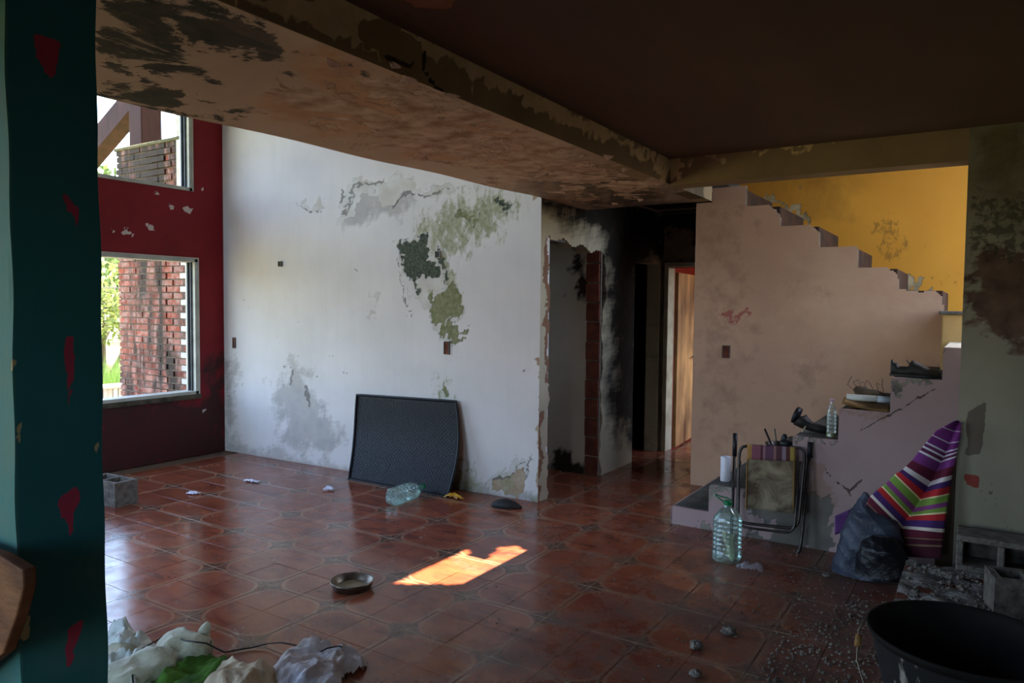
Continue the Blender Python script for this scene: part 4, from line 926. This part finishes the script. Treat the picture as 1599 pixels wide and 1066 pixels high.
for x_ in (1167, 1240): M().tube([pl(x_, 716, -.052), pl(x_-2 if x_ < 1200 else x_-1, 795, -.052)], .004, 5).build('seat_piping', simple('ochre_piping', s(140, 100, 40)), seatf)

# on the stairs
c = atY(1133, 748, 2.60); t = thing('white_jar', 'tall white plastic tub standing on the second step', 'jar', (c[0], 2.60, .327))
M().lathe([(.036,0),(.038,.004),(.038,.176),(.036,.178),(.034,.176),(.034,.02),(.0,.02)], 28, caps=(True, False)).build('jar_body', simple('white_tub', s(212, 210, 216), s(190, 188, 194), rough=.4, bump=.05), t, smooth=True)
t = thing('cooking_pot', 'dark cooking pot with utensils on the third step behind the folded chair', 'pot', (2.65, 2.62, .53))
M().lathe([(.080,0),(.088,.01),(.092,.10),(.098,.105),(.098,.11),(.090,.108),(.086,.012),(.0,.010)], 32, caps=(True, False)).build('pot_body', m_tube, t, smooth=True)
M().tube([(-.04, 0, .06), (-.10, -.02, .205)], .0065, 6).build('utensil_handle', m_dark, t); M().tube([(-.02, .02, .06), (-.045, .03, .205)], .006, 6).build('utensil_handle', m_steel, t)
blob('crumpled_bag', cloth_mat('dark_bag', s(40,44,46), s(24,26,28), 20, .3), t, [((.045,0,.11),(.05,.045,.035)),((.03,.0,.15),(.025,.02,.03))], .008, .006, .04)
# black ladle-like shoe on step 4
c = atY(1268, 668, 2.62); t = thing('high_heel_shoe', 'black shoe tipped over on the fourth step beside the clear bottle', 'shoe', (c[0], 2.62, .735))
m = M()
path = [(-.085,0,.10),(-.08,0,.085),(-.05,0,.065),(-.01,0,.045),(.04,0,.035),(.085,0,.03),(.10,0,.03)]; rad = [.046,.056,.046,.034,.032,.028,.008]
m.tube(path, rad, 12); m.build('shoe_body', m_black, t, smooth=True)
m = M().lathe([(.056,0),(.060,.03),(.052,.035),(.0,.034)], 20, 2.3, c=(-.085,0,.105), ax=Matrix.Rotation(math.radians(-70), 3, 'Y'), caps=(True, False)); m.build('opening_rim', m_dark, t, smooth=True)
M().tube([(-.03,-.03,.06), (-.045,-.04,.02), (-.055,-.04,.004)], .007, 6).build('buckle_strap', m_cream, t, smooth=True)
# clear bottle
c = atY(1299, 680, 2.50); t = thing('small_bottle', 'small clear plastic bottle with embossed dots standing on the fourth step', 'bottle', (c[0]-.005, 2.50, .735))
pr = [(.024,0),(.030,.006)] + ribs(.030, .01, .165, 6, .0025) + [(.029,.175),(.022,.20),(.013,.222),(.012,.24)]
M().lathe(pr, 28).build('bottle_body', m_petclear, t, smooth=True)
M().lathe([(.013,0),(.0145,.002),(.0145,.016),(.012,.018)], 18, c=(0,0,.238), caps=(True, True)).build('cap', simple('pink_cap', s(206,170,180), rough=.4), t)
M().lathe([(.0265,.004),(.0275,.008),(.0275,.03),(.0,.03)], 24).build('liquid', simple('green_liquid', s(140,150,70), rough=.2), t, smooth=True)
# rolled tube and folded cardboard on step 5
t = thing('cardboard_sheet', 'brown curled cardboard lying on the fifth step under the white tube', 'cardboard', (3.20, 2.56, .94))
M().grid(lambda u, v: (-.135+.275*u, -.10+.2*v, .006+.035*(1-u)**2+.02*math.sin(v*PI)), 14, 6).build('sheet', simple('brown_card', s(140, 106, 62), s(96, 70, 40)), t, smooth=True, solid=.012)
M().grid(lambda u, v: (-.10+.24*u, -.09+.18*v, .004+.012*math.sin(u*PI)), 10, 4).build('lower_sheet', simple('dark_card', s(92, 66, 40)), t, smooth=True, solid=.004)
t = thing('white_tube', 'white cardboard tube lying along the fifth step', 'tube', (3.205, 2.55, 1.005))
M().tube([(-.125,0,0),(.13,0,0)], .021, 20).build('tube_body', simple('white_card', s(206, 206, 200), s(180,180,176)), t, smooth=True)
M().tube([(.06,0,0),(.131,0,0)], .0215, 20).build('pale_label', simple('bluish_label', s(180, 190, 204)), t, smooth=True)
t = thing('dry_twigs', 'dry brown twigs and rag behind the white tube on the fifth step', 'twigs', (3.2, 2.70, .95))
blob('rag', cloth_mat('brown_rag', s(90,74,54), s(60,50,38)), t, [((0,0,.05),(.10,.06,.05)),((-.06,0,.09),(.05,.04,.03))], .01, .012, .05)
for k_ in range(7): a = random.uniform(-1, 1); M().tube([(-.1+.03*k_, 0, .09), (-.14+.035*k_, .0, .12+.03*abs(a)), (-.12+.03*k_+.03*a, .01, .13+.05*random.random())], .0025, 5).build('twig', m_bark, t)
# black shoe on step 6
t = thing('black_shoe', 'worn black lace-up shoe with its tongue up on the sixth step', 'shoe', (3.47, 2.58, 1.16))
def shoe_sec(u):   # heel at u=0 to toe at u=1
    hw = .030+.016*math.sin(PI*min(1, u*1.05))+.008*(u > .55)*math.sin((u-.55)*7); tp = (.092-.1*abs(u-.04) if u < .12 else (.060 if u < .34 else (.060+.03*min(1, (u-.34)/.08) if u < .46 else max(.034, .090-(u-.46)*.13))))
    if u > .93: tp *= max(.5, 1-(u-.93)*7)
    return hw*(1-max(0, u-.85)*3.2 if u > .85 else 1), tp
m = M(); m.grid(lambda u, v: (-.14+.275*u, -math.cos(PI*v)*shoe_sec(u)[0]*(1.0), .012+shoe_sec(u)[1]*math.sin(PI*v)**(.7)*(1 if u > .38 or u < .06 else (1 if abs(v-.5) > .22 else .55))), 26, 20); m.build('upper', m_black, t, smooth=True, solid=.004)
m = M(); m.grid(lambda u, v: (-.145+.285*u, (v-.5)*2*(shoe_sec(u)[0]+.004), .0), 20, 4); m.build('sole', m_dark, t, solid=-.014)
M().grid(lambda u, v: (-.035-.02*u, (v-.5)*.04, .07+.035*u), 4, 3).build('tongue', m_black, t, smooth=True, solid=.004)
for k_ in range(4): M().tube([(-.02+.017*k_, -.022, .072-.006*k_), (-.012+.017*k_, 0, .088-.007*k_), (-.004+.017*k_, .022, .07-.006*k_)], .0025, 5).build('lace', m_dark, t, smooth=True)

# striped cloth
stripes = [(0,s(122,50,128)),(.07,s(200,180,205)),(.078,s(130,56,136)),(.15,s(210,196,215)),(.158,s(118,50,124)),(.21,s(215,208,220)),(.222,s(104,46,96)),(.24,s(215,208,220)),(.252,s(96,46,80)),(.27,s(215,208,215)),(.282,s(120,56,124)),(.34,s(96,30,52)),(.41,s(206,196,196)),(.445,s(70,40,96)),(.49,s(176,40,46)),(.545,s(220,206,160)),(.558,s(118,150,66)),
           (.61,s(130,62,120)),(.65,s(118,150,66)),(.69,s(222,210,160)),(.705,s(178,42,46)),(.76,s(72,42,100)),(.81,s(212,200,190)),(.835,s(92,30,48)),(.88,s(128,100,80)),(.888,s(76,28,44)),(.92,s(128,100,80)),(.93,s(70,26,40)),(.965,s(70,26,40))]
a = N('striped_cloth'); a.color(a.ramp(a.attr('t'), stripes, 'CONSTANT')); a.set(Roughness=.9); a.bump(a.noise(a.pos('obj'), 120, 2), .3, .002); m_strip = a.m
org = np.array([3.55, 2.15, 0])
rows = [  # t, left, fold, right on the photograph
 (0,(1490,657),(1496,656),(1501,660)),(.12,(1462,672),(1486,684),(1499,682)),(.25,(1441,697),(1474,714),(1494,706)),(.34,(1425,718),(1462,736),(1490,726)),(.445,(1410,733),(1450,760),(1485,748)),
 (.55,(1398,740),(1438,780),(1482,770)),(.65,(1383,755),(1426,800),(1479,790)),(.76,(1370,765),(1416,812),(1476,812)),(.84,(1358,775),(1408,826),(1474,832)),(.92,(1350,790),(1404,848),(1472,850)),(1,(1345,805),(1400,868),(1470,872))]
ts = [r_[0] for r_ in rows]
def rowp(t_):
    for i in range(len(rows)-1):
        if ts[i] <= t_ <= ts[i+1]:
            k_ = (t_-ts[i])/(ts[i+1]-ts[i]); return [np.array(rows[i][j])*(1-k_)+np.array(rows[i+1][j])*k_ for j in (1, 2, 3)]
    return [np.array(q) for q in rows[-1][1:]]
def cl_pt(u, v):
    l_, f_, r_ = rowp(v)
    if u < .5: q = l_*(1-2*u)+f_*2*u; y = (2.12-.12*v)*(1-2*u)+(2.17-.04*v)*2*u - .05*math.sin(PI*2*u)*min(1, v*2)
    else: k_ = 2*u-1; q = f_*(1-k_)+r_*k_; y = (2.17-.04*v)*(1-k_)+(2.15-.10*v)*k_ - .06*math.sin(PI*k_)*min(1, v*2)
    return tuple(atY(q[0], q[1], y-.012*math.sin(v*17+u*8)*.5)-org)
sc_ = thing('striped_cloth', 'purple, red, green and white striped cloth hung folded beside the right wall', 'cloth', tuple(org))
o = M().grid(cl_pt, 28, 110).build('cloth_fold', m_strip, sc_, smooth=True, solid=.004)
at = o.data.attributes.new('t', 'FLOAT', 'POINT'); at.data.foreach_set('value', np.array([j/110 for j in range(111) for i in range(29)], np.float32))
o = M().grid(lambda u, v: tuple(atY(1304+24*u, 805+(30*v)-10*u, 2.22)-org), 6, 6).build('cloth_corner', simple('purple_cloth', s(84, 40, 100), s(60, 30, 76)), sc_, smooth=True, solid=.006)
t = thing('narrow_plank', 'narrow dark brown plank standing between the striped cloth and the right wall', 'plank', (3.668, 2.27, 0))
M().box(-.045, .045, -.012, .012, 0, .84).build('plank_body', simple('dark_plank', s(84, 68, 48), s(60, 48, 34), ns=5, sc3=(4, 4, .6)), t, bevel=.003)
# bags
m_bag = cloth_mat('blue_grey_bin_bag', s(64, 70, 84), s(46, 50, 62), 9, .38); m_bagb = cloth_mat('black_bin_bag', s(20, 22, 26), s(12, 13, 16), 9, .35)
t = thing('bin_bag', 'blue grey plastic bag slumped in front of the striped cloth', 'bag', (3.2, 2.12, 0))
Bp = lambda x, y, Y_: tuple(atY(x, y, Y_)-np.array([3.2, 2.12, 0]))
def bag(parent, mat, rows, Yc, dep, seed, amp=.018, org=(0, 0, 0)):
    """slumped film bag: closed skin round an outline, with sharp creases"""
    rs = np.random.RandomState(seed); org = np.array(org); waves = [(rs.uniform(-1, 1), rs.uniform(-1, 1), rs.uniform(-1, 1), rs.uniform(12, 42), rs.uniform(0, 6)) for _ in range(9)]
    ys = [r_[0] for r_ in rows]
    def f(u, v):
        y = ys[0]+(ys[-1]-ys[0])*v
        l_ = np.interp(y, ys, [r_[1] for r_ in rows]); r_2 = np.interp(y, ys, [r_[2] for r_ in rows])
        q = 2*PI*u; k_ = math.sin(PI*min(1, max(.0, .04+v*.96)))**.0*min(1, v*3+.15)
        c = atY((l_+r_2)/2, y, Yc); hw = np.linalg.norm(atY(r_2, y, Yc)-atY(l_, y, Yc))/2
        d = np.array([math.cos(q), math.sin(q)]); p = np.array([c[0]+hw*d[0], c[1]+dep*k_*d[1], c[2]])
        z = 0
        for a_, b_, c_, fr, ph in waves: z += (1-abs(math.sin((p[0]*a_+p[1]*b_+p[2]*c_)*fr+ph)))**2
        z = (z/len(waves)-.33)*amp*3.2
        p[0] += z*d[0]; p[1] += z*d[1]; p[2] = max(.004, p[2]+z*.3)
        return tuple(p-org)
    m = M().grid(f, 56, 46); n_ = 57
    m.f.append(tuple(range(0, 56))); m.m.append(0)
    return m.build('bag_body', mat, parent, smooth=True)
t.location = (3.2, 2.08, 0)
bag(t, m_bag, [(768,1345,1356),(790,1330,1376),(812,1320,1402),(835,1312,1412),(860,1305,1408),(885,1298,1400),(896,1296,1396)], 2.06, .11, 3, org=(3.2, 2.08, 0))
t = thing('bin_bag', 'black plastic bag lying on the floor between the blue grey bag and the concrete slab', 'bag', (3.38, 1.93, 0))
bag(t, m_bagb, [(836,1362,1395),(850,1345,1412),(870,1336,1420),(890,1334,1424),(899,1334,1424)], 1.92, .09, 8, .012, org=(3.38, 1.93, 0))

# clear crumpled film by bottle
c = atZ(1170, 889); o = crumple('clear_film', m_film, None, [(c[0]-.09,c[1]-.03),(c[0],c[1]-.05),(c[0]+.09,c[1]-.03),(c[0]+.08,c[1]+.03),(c[0]-.05,c[1]+.05)], .05, 44, .008, 40, dome=.025); tag(o, 'crumpled clear film with dark print beside the upright water bottle', 'plastic')
# blocks and slab at right
sl_ = thing('concrete_slab', 'broken whitish concrete slab lying low beside the striped cloth, covered in debris', 'slab', (3.5, 1.12, 0))
m = M(); rs = np.random.RandomState(4)
m.grid(lambda u, v: (0+.62*u, .0+.82*v, .185+.012*math.sin(u*13+v*5)*math.sin(v*17)), 30, 36)
o = m.build('slab_top', simple('flaking_white_cement', s(176,172,166), s(70,66,62), ns=9, rough=.95, bump=1, bd=.02, kind='world', sc3=(1,1.6,1)), sl_, smooth=False)
M().box(0, .62, 0, .82, 0, .178).build('slab_body', m_hollow, sl_, bevel=.004)
cb_ = thing('cinder_block', 'grey hollow cinder block on its side on top of the slab, dark openings outward', 'block', (3.735, 1.88, .19))
m = M(); L2, H2, D2, w2 = .40, .19, .22, .032; hw = (L2-3*w2)/2
m.box(0, L2, 0, D2, 0, w2); m.box(0, L2, 0, D2, H2-w2, H2)
for i in range(3): m.box(i*(hw+w2), i*(hw+w2)+w2, 0, D2, w2, H2-w2)
m.box(0, L2, D2-.02, D2, 0, H2)
o = m.build('block_shell', m_block, cb_, bevel=.006)
cinder('cinder_block', 'solid looking grey block standing on the slab behind the tub', (3.90, 1.30, .19), math.radians(12), L=.30, H=.17)
def rock(name, lab, x, y, r, seed, z=0., cat='stone'):
    rs = np.random.RandomState(seed); c = atZ(x, y, z); m = M(); n1, n2 = 9, 6; vs = []
    for j in range(n2+1):
        for i in range(n1):
            th = PI*j/n2; q = 2*PI*i/n1; k_ = 1+rs.uniform(-.22, .22); vs.append((r*k_*1.2*math.sin(th)*math.cos(q), r*k_*math.sin(th)*math.sin(q), r*.6+r*.62*k_*math.cos(th)))
    m.add(vs, [(j*n1+i, (j+1)*n1+i, (j+1)*n1+(i+1) % n1, j*n1+(i+1) % n1) for j in range(n2) for i in range(n1)])
    o = m.build(name, m_block, None); o.location = tuple(c); o.rotation_euler = (0, 0, rs.uniform(0, 3)); return tag(o, lab, cat)
rock('rubble_stone', 'pale grey plaster lump on the tiles nearer the tub, with a flat top', 1088, 1012, .030, 1)
rock('rubble_stone', 'brownish plaster lump farther back than the pale one', 1138, 990, .033, 2)
rock('rubble_stone', 'low plaster piece at the bottom edge of the tiles', 1086, 1056, .025, 3)
rock('rubble_stone', 'small pale stone beside the blue grey bag', 1290, 900, .018, 5)
# crumbs
cm_ = M()
def crumb(p, r):
    vs = [(p[0]+r*random.uniform(.6, 1.2)*a, p[1]+r*random.uniform(.6, 1.2)*b_, p[2]+r*.5*random.uniform(.6, 1.1)*(c_+1)) for a, b_, c_ in ((1,0,-.6),(-1,0,-.6),(0,1,-.6),(0,-1,-.6),(0,0,1))]
    cm_.add(vs, [(0,2,4),(2,1,4),(1,3,4),(3,0,4),(0,3,1,2)])
def scatter(polyp, n, r0, r1, z=0.):
    A = np.array(wpoly(polyp, z)); lo, hi = A.min(0), A.max(0); k_ = 0
    while k_ < n:
        P_ = np.random.uniform(lo, hi, (400, 2)); P_ = P_[sdf(P_, A) > 0]
        for q in P_:
            if k_ >= n: break
            crumb((q[0], q[1], z), r0+(r1-r0)*random.random()**3); k_ += 1
scatter([(1230,985),(1340,930),(1400,950),(1420,1066),(1150,1090)], 1500, .002, .015)
scatter([(1080,900),(1300,880),(1400,930),(1300,1000),(1100,1000)], 500, .002, .012)
scatter([(900,800),(1090,830),(1300,900),(1200,1066),(700,1066),(760,900)], 420, .0015, .009)
scatter([(170,800),(600,800),(600,1000),(200,980)], 60, .0015, .006)
scatter([(1160,845),(1290,865),(1290,890),(1160,880)], 120, .002, .008)
tag(cm_.build('plaster_crumbs', simple('dirty_grit', s(118, 106, 94), s(70, 62, 54), ns=3, rough=.95, kind='world')), 'grey plaster crumbs and grit scattered over the tiles', 'debris', kind='stuff')
cm_ = M()
for _ in range(700):
    x = 3.53+random.random()*.5; y = 1.15+random.random()*.72; crumb((x, y, .185), .004+.018*random.random()**2.5)
tag(cm_.build('slab_debris', m_block), 'crumbled concrete heaped on the low slab', 'debris', kind='stuff')
# tub
bc = np.array([3.80, .40]); t = thing('rubber_tub', 'big black mortar tub with a wire handle at the front right of the floor', 'tub', (bc[0], bc[1], 0))
M().lathe([(.21,0),(.222,.01),(.30,.37),(.312,.385),(.322,.40),(.322,.41),(.312,.41),(.300,.395),(.285,.36),(.212,.02),(.0,.018)], 64, caps=(True, False)).build('tub_shell', simple('scuffed_black_tub', s(34,31,28), s(18,17,16), ns=5, rough=.8, bump=.3, spec=.15), t, smooth=True)
m = N('cement_smears'); v_ = m.pos('obj', (3, 3, 1)); m.color(m.mix(m.rng(m.noise(v_, 3, 5, .6), .56, .62), s(30,30,30), s(150,144,132))); m.set(Roughness=.6)
M().lathe([(.262,.19),(.304,.375)], 64, caps=(False, False)).build('smeared_band', m.m, t, smooth=True)
lx, ly, _z = atZ(1353, 952, .40)-np.array([bc[0], bc[1], 0])
M().tube([(lx+.012, ly, .395), (lx-.02, ly-.04, .33), (lx-.015, ly-.11, .24), (lx+.02, ly-.16, .17), (lx+.06, ly-.18, .12)], .0035, 6).build('wire_handle', m_steel, t, smooth=True)
M().tube([(lx-.018, ly-.05, .315), (lx-.019, ly-.08, .28)], .012, 10).build('wooden_grip', simple('worn_grip', s(150, 110, 60)), t, smooth=True)
# board at far left
t = thing('rough_board', 'rough brown wooden board leaning at the foot of the teal pillar', 'board', (1.7, -1.95, 0))
pts = [atY(x, y, -1.93)-np.array([1.7, -1.95, 0]) for x, y in ((-90,835),(0,868),(35,890),(36,918),(24,965),(4,1020),(-90,1100))]
m = M(); n_ = len(pts); dv_ = np.array([.0, .028, .0]); vs = list(pts)+[p_+dv_ for p_ in pts]
m.add(vs, [tuple(range(n_)), tuple(range(n_, 2*n_))[::-1]]+[(i, n_+i, n_+(i+1) % n_, (i+1) % n_) for i in range(n_)])
m.build('board_body', simple('rough_brown_wood', s(150, 100, 60), s(84, 50, 32), ns=4, sc3=(1, 1, 3), bump=.6, bd=.01), t, bevel=.004)

# portals at the modelled openings, seen and added
portal((XL-.2, (WY0+1.9)/2, 1.33), (0, math.radians(-90), 0), 1.39, 3.05)
portal((XL-.2, (WY0+1.85)/2, 3.35), (0, math.radians(-90), 0), 1.29, 3.0)
portal((-1.2, YF-.05, 1.32), (math.radians(90), 0, 0), 2.8, 1.65)
portal((-1.2, YF-.05, 3.47), (math.radians(90), 0, 0), 2.8, 1.45)
portal((2.6, YF-.05, 1.08), (math.radians(90), 0, 0), 1.2, 2.15)
portal((XE+.17, 3.5, 2.7), (0, math.radians(90), 0), 2.6, 2.0)
portal((3.24, 6.5, 1.5), (0, math.radians(90), 0), 1.8, 2.2)
